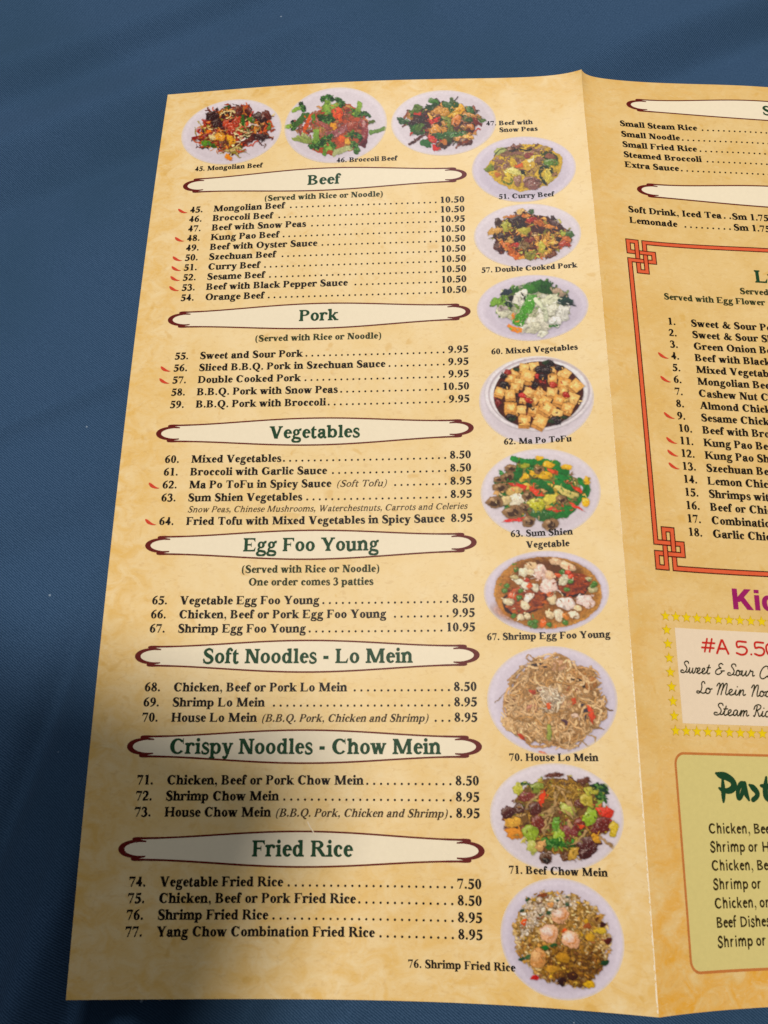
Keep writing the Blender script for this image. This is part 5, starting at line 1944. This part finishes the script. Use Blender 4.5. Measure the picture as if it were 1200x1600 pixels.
def d_sumshien(p):
    reg = [(240, 360), (380, 180), (560, 170), (760, 220), (880, 330), (900, 480), (760, 600), (560, 600), (360, 560), (240, 470)]
    p.poly(shrunk(reg), '#7a7440', 'vegetable_bed', shade=.3)
    p.fill(34, reg, 'leaf', (40, 70), ['#2f7a38', '#3a8a40', '#28622f'], 'snow_pea', gloss=.15)
    p.fill(24, reg, 'chunk', (28, 48), ['#d3b24c', '#cdbb74', '#c8a06a'], 'baby_corn', gloss=.2)
    p.fill(14, reg, 'chunk', (24, 44), ['#8f7050', '#6c4c34'], 'mushroom')
    p.strip([(370, 165), (470, 195), (600, 185)], 50, '#2f8240', 'snow_pea')
    p.strip([(600, 180), (690, 200), (700, 215)], 40, '#3f8a40', 'snow_pea')
    p.blob(400, 275, 38, 55, 10, '#2c7038', 'snow_pea')
    p.strip([(420, 215), (480, 215)], 34, '#9c9c3c', 'snow_pea')
    p.strip([(680, 240), (760, 260)], 56, '#2c7a3c', 'snow_pea')
    p.strip([(700, 290), (770, 320)], 50, '#2c7f40', 'snow_pea')
    p.strip([(520, 330), (590, 360), (650, 400)], 56, '#2c7038', 'snow_pea')
    p.strip([(690, 330), (760, 370), (800, 390)], 52, '#2c7a3c', 'snow_pea')
    p.strip([(850, 320), (900, 380), (880, 440), (830, 480)], 50, '#2f7d3c', 'snow_pea')
    p.poly([(740, 500), (830, 530), (760, 600), (680, 600), (670, 580)], '#2c7a38', 'snow_pea')
    p.blob(565, 565, 80, 40, 10, '#3c6e38', 'snow_pea', gloss=.3)
    for q, c in (([(330, 345), (400, 345), (470, 370), (460, 410), (380, 375)], RED), ([(490, 370), (560, 390), (600, 440), (560, 440), (500, 400)], '#d04a30'), ([(780, 350), (860, 390), (885, 425), (830, 420)], '#c8452c'),
                 ([(620, 235), (700, 265), (700, 290), (640, 275)], '#cf5a34'), ([(290, 630), (380, 590), (520, 595), (440, 625)], '#c93a34'), ([(770, 480), (850, 510), (890, 545), (800, 520)], '#cf4630'), ([(600, 530), (650, 515), (730, 540), (700, 552)], '#c64434')):
        p.poly(q, c, 'red_pepper', gloss=.15, shade=.3)
    for x, y, rx, ry, a in ((530, 275, 36, 26, 0), (605, 290, 50, 30, 10), (630, 210, 40, 26, 0), (565, 160, 30, 16, 0), (465, 300, 32, 20, 0), (905, 330, 28, 32, 0), (895, 485, 28, 30, 0), (760, 230, 40, 18, 10)):
        p.blob(x, y, rx, ry, a, '#ddb02c', 'baby_corn', gloss=.25)
    p.strip([(690, 375), (760, 420), (830, 440)], 48, '#cfbf78', 'celery')
    p.blob(640, 460, 56, 36, -20, '#cfc05c', 'celery')
    p.blob(540, 495, 75, 40, 10, '#b9b53c', 'celery', gloss=.3)
    p.blob(380, 405, 66, 32, -10, '#c8aa6c', 'celery')
    p.blob(400, 468, 62, 48, 0, '#ddd3bc', 'water_chestnut', gloss=.4)
    p.blob(320, 470, 40, 34, 0, '#cdb98c', 'celery')
    for x, y, s, a in ((350, 235, 44, 0), (330, 300, 50, -20), (265, 320, 34, 20), (280, 380, 50, 0), (240, 485, 60, -10), (370, 555, 72, 0), (460, 530, 50, 30), (480, 440, 46, 0), (490, 620, 50, 0), (645, 640, 60, 0), (720, 465, 46, 20), (560, 245, 40, 0)):
        mushroom(p, x, y, s, a)


def d_eggfoo(p):
    p.blob(620, 1130, 385, 262, 1, '#b98a4a', 'sauce', wob=.02, shadow=.25, shade=.15)
    p.blob(620, 1125, 350, 232, 1, '#8a5a2c', 'sauce', wob=.04, shadow=0, shade=.2, soft=30)
    p.blob(640, 960, 220, 70, 8, '#6e4426', 'sauce', wob=.05, shadow=0, soft=20)
    p.blob(430, 1290, 200, 60, 10, '#a8702c', 'sauce', wob=.05, shadow=0, soft=20)
    for x, y, rx, ry in ((460, 1180, 155, 104), (810, 1070, 120, 84)):
        p.blob(x - 8, y + 12, rx, ry, -10, '#3f1f14', 'egg_patty', wob=.08, shadow=.4)
        p.blob(x, y, rx * .94, ry * .92, -10, '#9c4e26', 'egg_patty', wob=.08, gloss=.12, shadow=.1)
    for k in range(80):
        x, y = p.rng.normal(480, 70), p.rng.normal(1190, 44)
        p.blob(x, y, 16, 9, 0, ['#b5662c', '#7c3a1c', '#a85a2c'][k % 3], None, shadow=.1)
        x, y = p.rng.normal(820, 46), p.rng.normal(1070, 34)
        p.blob(x, y, 14, 9, 0, ['#b0552c', '#7c3a1c', '#94481f'][k % 3], None, shadow=.1)
    for x, y, rx, ry, a, c, n in ((510, 940, 54, 36, 10, '#d2b48c', 'chicken'), (690, 910, 60, 26, 10, '#cfae8c', 'shrimp'), (770, 945, 56, 34, 20, '#d6b896', 'shrimp'), (450, 985, 34, 36, 20, '#d8ccb0', 'onion'), (575, 985, 58, 52, 0, '#dcbcae', 'shrimp'),
                                  (630, 1085, 66, 54, 10, '#e0c4b8', 'shrimp'), (640, 1005, 40, 34, 0, '#d8b494', 'shrimp'), (755, 1210, 66, 46, 8, '#e4cfc4', 'shrimp'), (895, 1195, 64, 46, 8, '#e2c8be', 'shrimp'), (740, 1040, 42, 40, 0, '#c8c0a4', 'onion'),
                                  (420, 1055, 40, 22, 10, '#d8d0b8', 'onion'), (465, 1080, 34, 26, 0, '#e0d6c0', 'onion'), (530, 1095, 34, 26, 20, '#d9cdb4', 'onion'), (340, 1195, 40, 28, 0, '#cfc0a0', 'onion'), (485, 1170, 30, 34, 10, '#e4d8c8', 'onion'),
                                  (460, 1225, 36, 30, 30, '#d8c8a8', 'onion'), (655, 1180, 34, 38, 30, '#d8c4a0', 'onion'), (705, 1295, 36, 44, 20, '#dccbb0', 'onion'), (640, 1290, 30, 30, 0, '#d6be98', 'onion'), (810, 1290, 38, 28, 30, '#e2d0b8', 'onion'),
                                  (430, 1310, 30, 22, 0, '#d8c6a4', 'onion'), (480, 1305, 26, 22, 0, '#d2c09c', 'onion'), (840, 1245, 26, 20, 0, '#dcc49c', 'onion'), (945, 1110, 34, 22, 0, '#c2b88c', 'onion'), (920, 1035, 24, 16, 0, '#bcb08c', 'onion'), (385, 1020, 30, 18, 0, '#c2b488', 'onion'), (500, 990, 26, 24, 0, '#d9c8a8', 'onion'),
                                  (700, 1010, 26, 16, 0, ORG, 'carrot'), (770, 990, 22, 18, 0, '#cc4a28', 'carrot'), (795, 1018, 22, 18, 0, '#d0522c', 'carrot'), (470, 1045, 24, 16, 0, '#b84428', 'carrot'), (495, 1085, 22, 20, 0, '#d0602c', 'carrot'), (370, 1160, 40, 22, 10, '#c65c2c', 'carrot'),
                                  (590, 1350, 26, 30, 0, '#d8702c', 'carrot'), (755, 1300, 26, 24, 0, '#d68a3c', 'carrot'), (640, 1145, 30, 14, 0, '#c8682c', 'carrot')):
        p.blob(x, y, rx, ry, a, c, n, gloss=.3, wob=.2)
    for x, y in ((430, 1120), (420, 1170), (730, 985), (790, 1055), (760, 1110), (375, 1300), (500, 1350), (535, 1340), (535, 1370), (635, 1360), (750, 1345), (960, 1070), (945, 1085), (330, 1085), (310, 1120), (395, 965)):
        p.blob(x, y, 21, 18, 0, '#567f34', 'pea', wob=.05, gloss=.3)


def d_lomein(p):
    reg = [(130, 560), (190, 430), (210, 310), (330, 190), (480, 110), (650, 90), (800, 160), (950, 230), (1020, 320), (1030, 480), (1090, 590), (1000, 720), (880, 800), (800, 920), (620, 940), (430, 910), (280, 830), (150, 700)]
    p.poly(shrunk(reg), '#94704a', 'noodles', shade=.3)
    nd = ['#bf9c72', '#b08a5e', '#c9a980', '#a07c54', '#cfb08a', '#ac8658']
    p.fill(330, reg, 'noodle', (170, 420), nd, 'noodles', w=22, shadow=.42, shade=.4)
    for x, y, rx, ry, a, c, n in ((635, 195, 70, 60, 0, '#c49a78', 'chicken'), (840, 290, 100, 44, 24, '#b0783c', 'chicken'), (930, 360, 54, 60, 20, '#a87442', 'chicken'), (690, 520, 84, 70, -10, '#cfa27c', 'shrimp'), (220, 720, 90, 70, 30, '#c8a67a', 'chicken'),
                                  (400, 590, 60, 40, -20, '#b5806a', 'shrimp'), (230, 520, 60, 44, 0, '#8a6244', 'mushroom'), (780, 400, 70, 34, -10, '#a85a3c', 'shrimp'), (790, 640, 34, 28, 0, '#d8bca8', 'shrimp')):
        p.blob(x, y, rx, ry, a, c, n, gloss=.15)
    p.strip([(400, 190), (470, 185), (530, 210)], 30, '#4a3f44', 'mushroom')
    p.strip([(770, 310), (850, 350), (870, 390)], 34, '#33291f', 'mushroom')
    p.strip([(840, 500), (880, 600), (890, 700)], 36, '#4a4450', 'mushroom')
    p.strip([(430, 420), (520, 425)], 34, '#5a3c44', 'mushroom')
    p.blob(690, 710, 54, 30, 20, '#60444c', 'mushroom')
    p.blob(620, 850, 40, 14, 0, '#5c5460', 'mushroom')
    p.fill(140, reg, 'noodle', (120, 300), nd + ['#c8a880'], 'noodles', w=18, shadow=.4, shade=.4)
    C_ = [(450, 380), (620, 350), (700, 480), (640, 640), (500, 620)]
    p.fill(34, C_, 'noodle', (110, 240), ['#d6c2a8', '#cdb69a', '#dacab4'], 'noodles', w=14, shadow=.5)
    p.poly([(890, 550), (930, 570), (965, 660), (940, 720), (905, 640)], '#d0583c', 'carrot')
    p.poly([(750, 500), (790, 480), (800, 540), (760, 560)], '#c65a38', 'carrot')
    p.poly([(530, 540), (570, 520), (580, 580), (540, 590)], '#d4683c', 'carrot')
    p.poly([(275, 810), (310, 800), (340, 870), (310, 860)], '#b84a30', 'carrot')
    p.strip([(385, 420), (430, 450)], 32, '#a8503c', 'carrot')
    p.strip([(560, 740), (555, 840)], 40, '#9aa055', 'green_onion', taper=False)
    p.strip([(470, 960), (540, 975)], 20, '#cf7a5c', 'carrot')
    p.strip([(440, 130), (390, 160), (350, 120), (370, 95), (420, 130)], 13, '#a58258', 'noodles', shadow=.3)
    p.strip([(160, 440), (110, 490), (60, 530)], 9, '#a58864', 'noodles', shadow=.3)
    p.strip([(850, 870), (900, 910), (960, 890), (950, 830), (870, 810)], 15, '#b0905f', 'noodles', shadow=.3)
    p.strip([(880, 720), (960, 740), (1040, 760)], 15, '#9f7d54', 'noodles', shadow=.3)
    p.strip([(1030, 560), (1080, 590), (1120, 600)], 15, '#8f6c40', 'noodles', shadow=.3)


def d_chowmein(p):
    reg = [(120, 460), (200, 370), (230, 260), (320, 180), (500, 110), (680, 110), (860, 150), (990, 220), (1010, 360), (1080, 440), (1060, 580), (960, 660), (920, 780), (760, 830), (620, 800), (540, 800), (360, 740), (280, 650), (150, 560)]
    p.poly(shrunk(reg), '#6e5230', 'noodles', shade=.3)
    p.fill(60, reg, 'chunk', (30, 54), ['#7a3a2c', '#6a3028', '#8a4a34', '#52281f'], 'beef', gloss=.25)
    p.fill(70, reg, 'chunk', (22, 44), ['#8a9a3c', '#a8a84c', '#6c8434', '#b4a850'], 'cabbage', gloss=.15)
    p.fill(60, reg, 'noodle', (90, 200), ['#a8823c', '#8c6c34', '#b8944c'], 'noodles', w=13, shadow=.5)
    p.fill(40, [(480, 150), (760, 150), (880, 300), (760, 420), (480, 330)], 'noodle', (120, 260), ['#a8823c', '#94702f', '#b8944c'], 'noodles', w=13, shadow=.5)
    for x, y, rx, ry, a, c, n in ((575, 110, 90, 22, -3, '#6a3a2c', 'beef'), (340, 290, 70, 50, 0, '#844038', 'beef'), (180, 430, 70, 52, -10, '#54221c', 'beef'), (270, 400, 50, 40, 0, '#5c3524', 'beef'), (410, 400, 56, 60, 0, '#5e2f28', 'beef'),
                                  (440, 530, 62, 76, 0, '#7c382c', 'beef'), (710, 590, 70, 56, 10, '#874240', 'beef'), (960, 540, 100, 74, -8, '#73302a', 'beef'), (850, 720, 90, 100, 20, '#551f1e', 'beef'), (800, 350, 54, 40, 30, '#6e3a30', 'beef'), (830, 160, 60, 34, 0, '#6c4030', 'beef'),
                                  (790, 530, 44, 54, 0, '#7c3028', 'beef'), (510, 810, 58, 50, 0, '#5c3a24', 'mushroom'), (510, 830, 30, 24, 0, '#2c1c14', 'mushroom'), (680, 800, 60, 34, 0, '#6a4426', 'mushroom')):
        p.blob(x, y, rx, ry, a, c, n, gloss=.3)
    for x, y, rx, ry, a, c in ((265, 230, 44, 54, 20, '#b4b04c'), (430, 220, 54, 44, -10, '#8a9440'), (370, 610, 74, 60, 20, '#93a63a'), (390, 720, 36, 64, -10, '#b0b060'), (880, 470, 60, 70, 30, '#94ac3c'), (700, 410, 70, 44, 10, '#b4b85c'), (860, 330, 54, 60, -20, '#b8a84a'),
                               (1075, 570, 34, 74, 10, '#c0a838'), (740, 780, 34, 64, 20, '#b89444'), (890, 250, 60, 34, 10, '#b5b04c'), (620, 650, 54, 90, -10, '#98b03c')):
        p.blob(x, y, rx, ry, a, c, 'cabbage', gloss=.2, wob=.2)
    broccoli(p, 330, 190, 60, 0, '#2c4a2c', False)
    broccoli(p, 965, 230, 110, 20, '#1f3f30', False)
    broccoli(p, 985, 310, 80, 40, '#27502f')
    broccoli(p, 540, 670, 150, 180, '#34702c', False)
    broccoli(p, 680, 690, 100, 180, '#3f7a34', False)
    p.poly([(570, 480), (615, 470), (600, 590), (550, 600)], '#6c9a3a', 'broccoli', gloss=.2)
    p.poly([(470, 240), (500, 235), (500, 330), (470, 385), (435, 330)], '#d65030', 'carrot')
    p.poly([(920, 390), (1030, 380), (1095, 425), (1060, 480), (960, 460)], '#d04632', 'carrot', gloss=.15)
    p.poly([(780, 535), (825, 530), (820, 570), (790, 570)], '#cc5a34', 'carrot')
    p.poly([(140, 490), (270, 480), (290, 540), (200, 570), (150, 540)], '#cda04c', 'egg')
    p.poly([(155, 575), (290, 560), (310, 650), (220, 665), (170, 630)], '#c98a3c', 'egg')
    p.blob(460, 715, 44, 40, 0, '#c59c68', 'mushroom')
    p.blob(930, 650, 40, 40, 0, '#c8983c', 'egg')
    for q in ([(620, 240), (560, 400), (490, 470)], [(590, 250), (580, 380), (560, 440)], [(560, 430), (520, 560), (490, 600)], [(460, 440), (520, 420), (600, 400)], [(640, 260), (700, 350), (770, 470)], [(330, 390), (400, 310), (480, 250)], [(250, 470), (330, 440)], [(560, 200), (640, 230), (720, 260)],
              [(720, 700), (790, 660), (840, 590)], [(520, 470), (490, 560), (500, 620)], [(660, 400), (740, 480)], [(700, 500), (720, 560)]):
        p.strip(q, 22, '#b4966a', 'noodles', shadow=.5)
    p.strip([(970, 640), (1050, 710), (1100, 755)], 24, '#a58660', 'noodles', shadow=.4)


def d_friedrice(p):
    reg = [(145, 420), (210, 280), (350, 140), (500, 120), (700, 160), (880, 240), (960, 360), (1020, 560), (1000, 720), (920, 860), (800, 980), (620, 960), (400, 920), (290, 820), (190, 680)]
    p.poly(shrunk(reg), '#8a6a40', 'rice', shade=.2)
    p.fill(1500, reg, 'grain', (14, 25), ['#b8965c', '#c4a670', '#a3803f', '#cbb48a', '#8f6c3a', '#b58a4a'], 'rice', shadow=.3, shade=.3)
    p.fill(330, [(400, 640), (900, 620), (980, 760), (800, 970), (560, 950), (420, 880)], 'grain', (15, 27), ['#8a6030', '#745028', '#a87c3c', '#6a4a2c', '#9c7434'], 'rice', shadow=.3)
    p.fill(260, [(220, 260), (380, 160), (680, 170), (800, 260), (520, 330), (360, 460), (220, 560)], 'grain', (13, 24), ['#d3c2ac', '#cdb8a2', '#d9cbbb', '#c8b08c'], 'rice', shadow=.25)
    p.fill(34, reg, 'chunk', (16, 30), ['#8a5a3a', '#6c4230', '#9c6c44'], 'pork')
    p.fill(20, reg, 'chunk', (20, 34), ['#c9a03c', '#d0ac54'], 'egg')
    for x, y, r, c in ((270, 195, 24, '#3d5c3c'), (220, 295, 20, '#3a523c'), (635, 245, 24, '#45624a'), (470, 320, 24, '#3c5a40'), (395, 330, 20, '#4c5c3c'), (440, 628, 30, '#2f6a34'), (515, 612, 30, '#3a5a36'), (280, 715, 30, '#4a6a44'), (225, 730, 26, '#34503c'), (965, 760, 36, '#2c4a30'), (550, 205, 14, '#4a5c48'), (640, 180, 14, '#4a5c48')):
        p.blob(x, y, r, r * .8, 0, c, 'pea', wob=.15)
    for x, y, rx, ry, c, n in ((245, 405, 24, 34, '#d4602c', 'carrot'), (615, 475, 20, 20, '#d2602c', 'carrot'), (350, 895, 36, 28, '#b8302c', 'carrot'), (485, 245, 34, 22, '#d09a60', 'carrot'), (950, 425, 30, 24, '#4a2028', 'pork'), (995, 565, 30, 30, '#5c2c24', 'pork'), (815, 440, 34, 28, '#9c5a34', 'pork'),
                               (410, 160, 44, 24, '#8a5030', 'pork'), (590, 930, 34, 40, '#3c261c', 'pork'), (680, 880, 44, 40, '#4c3024', 'pork'), (830, 950, 50, 34, '#c9a22c', 'egg'), (930, 480, 50, 34, '#c9ac44', 'egg'), (600, 720, 70, 40, '#b08434', 'egg'), (500, 820, 54, 34, '#b88c3c', 'egg'), (840, 540, 50, 34, '#c49a3c', 'egg')):
        p.blob(x, y, rx, ry, 0, c, n, wob=.2)
    for x, y, rx, ry, a in ((575, 345, 78, 70, -20), (475, 505, 86, 80, 10), (665, 560, 88, 76, 30), (375, 725, 76, 90, 0)):
        p.blob(x, y, rx, ry, a, '#d8a884' if x != 375 else '#c9955c', 'shrimp', wob=.1, gloss=.2)
        p.blob(x - 20, y - 20, rx * .55, ry * .5, a, '#e4c8ba' if x != 375 else '#d2a878', None, wob=.2, shadow=0, soft=8)
        p.strip([(x - rx * .2, y + ry * .5), (x + rx * .4, y + ry * .3), (x + rx * .55, y - ry * .3)], 16, '#cf9058', None, shadow=.1)


# name, (page centre u, v, radii), picture centre and half axes in picture units, painter, label
DISHES = [
    (24.2, 19.0, 17.3, 14.2, (361.18, 205.25), (78.34, -5.24), (-5.11, 50.86), (280, 145, 7.0588), d_mongolian, 'printed photo of mongolian beef, brown and orange strips on a white oval plate'),
    (59.7, 18.6, 17.3, 16.3, (524.21, 194.37), (80.34, -3.66), (-2.39, 59.05), (440, 130, 7.0588), d_broccoli, 'printed photo of broccoli beef, green florets and pink meat on a white plate'),
    (95.7, 19.2, 17.4, 14.1, (693.13, 190.72), (82.37, -2.14), (0.93, 51.18), (605, 135, 6.857), d_snowpeas, 'printed photo of beef with snow peas and red pepper on a white plate'),
    (121.1, 39.7, 16.6, 13.4, (818.17, 263.49), (81.59, -4.01), (3.1, 51.33), (735, 205, 7.0588), d_curry, 'printed photo of curry beef in yellow sauce on a pale plate'),
    (121.0, 65.7, 16.5, 12.0, (823.75, 367.1), (83.88, -4.69), (2.83, 49.85), (735, 315, 6.6667), d_pork, 'printed photo of double cooked pork, brown and amber pieces on a white plate'),
    (121.3, 91.9, 16.6, 11.5, (831.42, 480.53), (87.58, -5.14), (2.82, 51.6), (720, 400, 5.0), d_mixed, 'printed photo of mixed vegetables, white cabbage and one long green pea pod'),
    (121.0, 122.5, 16.4, 14.1, (837.39, 623.69), (90.06, -4.97), (3.58, 68.91), (720, 400, 5.0), d_mapo, 'printed photo of golden tofu cubes in a deep white bowl'),
    (120.8, 151.1, 16.5, 13.2, (843.78, 769.7), (93.73, -4.33), (3.52, 70.08), (720, 680, 4.6154), d_sumshien, 'printed photo of bright green, red and yellow vegetables with mushrooms'),
    (121.0, 179.3, 16.6, 11.4, (852.6, 924.08), (97.97, -3.13), (3.19, 64.89), (720, 680, 4.6154), d_eggfoo, 'printed photo of egg foo young, two brown patties in amber broth'),
    (121.1, 207.8, 16.6, 13.9, (861.37, 1092.99), (101.93, -1.11), (4.13, 85.44), (760, 1005, 5.7143), d_lomein, 'printed photo of a heap of tan lo mein noodles'),
    (120.8, 236.4, 16.4, 12.8, (868.5, 1275.85), (104.52, 1.81), (3.98, 84.8), (760, 1190, 5.4545), d_chowmein, 'printed photo of beef chow mein with greens and dark meat'),
    (120.8, 264.0, 14.6, 13.4, (877.34, 1465.74), (96.71, 5.04), (4.38, 95.41), (775, 1370, 5.7143), d_friedrice, 'printed photo of shrimp fried rice, a round mound with four shrimps'),
]


def build_dish(idx, cu, cv_, ru, rv, pc, e1, e2, crop, paint, label):
    p = Print(40 + idx)
    K = p.K
    ox, oy, sc = crop
    y_off = 0
    C = np.array([(pc[0] - ox) * sc, (pc[1] - oy) * sc])
    E1, E2 = np.array(e1) * sc, np.array(e2) * sc
    n = p.n
    # plate: cool white china with a slightly brighter rim, in picture space
    yy, xx = np.mgrid[0:n, 0:n] / K
    M = np.linalg.inv(np.stack([E1, E2], 1))
    a = M[0, 0] * (xx - C[0]) + M[0, 1] * (yy - C[1])
    b = M[1, 0] * (xx - C[0]) + M[1, 1] * (yy - C[1])
    r = np.hypot(a, b)
    cool = idx in (3, 5, 8, 9, 11)
    base = np.array(lin('#d6c9d3' if cool else '#e2d6da'))
    deep = np.array(lin('#bfb3c2' if cool else '#d2c5ca'))
    k = np.clip((r - 0.45) / 0.4, 0, 1)
    if cool:
        k = 1 - np.clip((r - 0.55) / 0.35, 0, 1)
    ph = (1.2, 2.0, 0.6, 1.9, 1.4, 0.9, 1.6, 1.1, 1.7, 0.8, 1.3, 2.2)[idx]
    k = np.clip(k * 0.5 + 0.42 * (b * math.sin(ph) + a * math.cos(ph)) + 0.18, 0, 1.25)
    p.img = base[None, None] * (1 - k[..., None]) + deep[None, None] * k[..., None]
    rimk = np.exp(-((r - 0.92) / 0.05) ** 2) * 0.06 + np.exp(-((r - 0.70) / 0.02) ** 2) * (0.05 if cool else 0.0)
    p.img += rimk[..., None]
    p.img *= (0.97 + 0.05 * p.n2[..., None])
    paint(p)
    p.clutter((0.85, 0.65, 0.75, 0.6, 0.85, 0.42, 0.22, 0.42, 0.28, 0.45, 0.7, 0.5)[idx])
    im = p.img
    fm = (p.ids > 0).astype(float)
    if 'bowl' in p.names:
        fm[p.ids == p.names.index('bowl')] = 0
    for _ in range(2):
        fm = (fm + np.roll(fm, 1, 0) + np.roll(fm, -1, 0) + np.roll(fm, 1, 1) + np.roll(fm, -1, 1)) / 5
    fm = fm[..., None]
    det = 1 + 0.22 * (p.n3 - 0.5) + 0.3 * (p.n1 - 0.5)
    gm = im.mean(2, keepdims=True)
    food = np.clip(gm + (im - gm) * 1.04, 0.001, 1) ** 1.2 * det[..., None] * 1.3
    food = np.clip(food - 0.006, 0.005, 1)
    im = im * (1 - fm) + food * fm
    im = (im + np.roll(im, 1, 0) + np.roll(im, 1, 1) + np.roll(np.roll(im, 1, 0), 1, 1)) / 4
    # sheet mesh: square grid pulled onto the disc
    m = 170
    g = np.linspace(-1, 1, m)
    X, Y = np.meshgrid(g, g)
    A = X * np.sqrt(1 - Y * Y / 2)
    B = Y * np.sqrt(1 - X * X / 2)
    px = (C[0] + A * E1[0] + B * E2[0]) * K
    py = (C[1] + A * E1[1] + B * E2[1]) * K
    px = np.clip(px, 0, n - 2)
    py = np.clip(py, 0, n - 2)
    ix, iy = px.astype(int), py.astype(int)
    fx, fy = (px - ix)[..., None], (py - iy)[..., None]
    col = im[iy, ix] * (1 - fx) * (1 - fy) + im[iy, ix + 1] * fx * (1 - fy) + im[iy + 1, ix] * (1 - fx) * fy + im[iy + 1, ix + 1] * fx * fy
    idm = p.ids[np.round(py).astype(int), np.round(px).astype(int)]
    # feathered outline, as cut-outs on printed menus have
    rr = np.hypot(A, B)
    fe = np.clip((rr - 0.955) / 0.045, 0, 1)[..., None] * 0.75
    col = col * (1 - fe) + np.array(lin('#e8d3ae')) * fe
    col = np.clip(col, 0.004, 0.82)
    V = np.stack([cu + A * ru, cv_ + B * rv], -1).reshape(-1, 2)
    P3 = sheet(V[:, 0], V[:, 1], L_INK + 0.004 * (idx % 2))
    col = col.reshape(-1, 3)
    i = (np.arange(m - 1)[:, None] * m + np.arange(m - 1)[None, :]).ravel()
    F = np.stack([i, i + m, i + m + 1, i + 1], 1)
    fid = idm.reshape(-1)[F]
    # a face belongs to what most of its corners show
    face_id = np.array([np.bincount(q).argmax() for q in fid])

    def sub(mask, name, parent, lab=None):
        Fm = F[mask]
        used, inv = np.unique(Fm.ravel(), return_inverse=True)
        return mesh_obj(name, P3[used], inv.reshape(-1, 4), M_PHOTO, parent, lab, col=col[used])
    plate = sub(face_id == 0, 'dish_photo', menu, label)
    for k, nm in enumerate(p.names):
        if k and (face_id == k).sum() > 12:
            sub(face_id == k, 'pictured_' + nm, plate)


for k_, d_ in enumerate(DISHES):
    build_dish(k_, *d_)

# ------------------------------------------------------------------ what throws the soft shadow
def build_shadow_phone():
    """unseen dark handset with a cover added to widen its shadow; it shades the menu's lower left corner"""
    root = bpy.data.objects.new('shadow_phone', None)
    COL.objects.link(root)
    tag(root, 'unseen dark handset with an added cover, placed above the menu to shade its lower left', 'shadow_phone')
    root.location = PHONE_POS
    root.rotation_euler = PHONE_ROT
    mat, N, L, b = new_mat('dark_phone_shell', 0.4)
    no = N.new('ShaderNodeTexNoise')
    no.inputs['Scale'].default_value = 200
    r = N.new('ShaderNodeValToRGB')
    r.color_ramp.elements[0].color = (0.012, 0.012, 0.014, 1)
    r.color_ramp.elements[1].color = (0.022, 0.022, 0.025, 1)
    L.new(no.outputs['Fac'], r.inputs[0])
    L.new(r.outputs[0], b.inputs['Base Color'])

    def slab(name, w, h, t, rad, x, z):
        P = [(px_ + x, py_) for px_, py_ in rounded(-w / 2, -h / 2, w / 2, h / 2, rad, 6)]
        n = len(P)
        V = [(px_, py_, z - t / 2) for px_, py_ in P] + [(px_, py_, z + t / 2) for px_, py_ in P]
        F = [tuple(range(n))[::-1], tuple(range(n, 2 * n))] + [(k, (k + 1) % n, (k + 1) % n + n, k + n) for k in range(n)]
        me = bpy.data.meshes.new(name)
        me.from_pydata(V, [], F)
        me.materials.append(mat)
        o = bpy.data.objects.new(name, me)
        COL.objects.link(o)
        o.parent = root
        return o
    slab('body', 0.074, 0.156, 0.009, 0.010, 0.0, 0.0)
    slab('shade_cover', 0.074, 0.156, 0.003, 0.010, -0.078, 0.004)  # second slab, added to make the shadow wider
    slab('shade_bump', 0.024, 0.024, 0.002, 0.006, 0.02, -0.0055)


PHONE_POS = (0.040, -0.245, 0.256)
PHONE_ROT = (0.315, 0.0, -0.34)
build_shadow_phone()
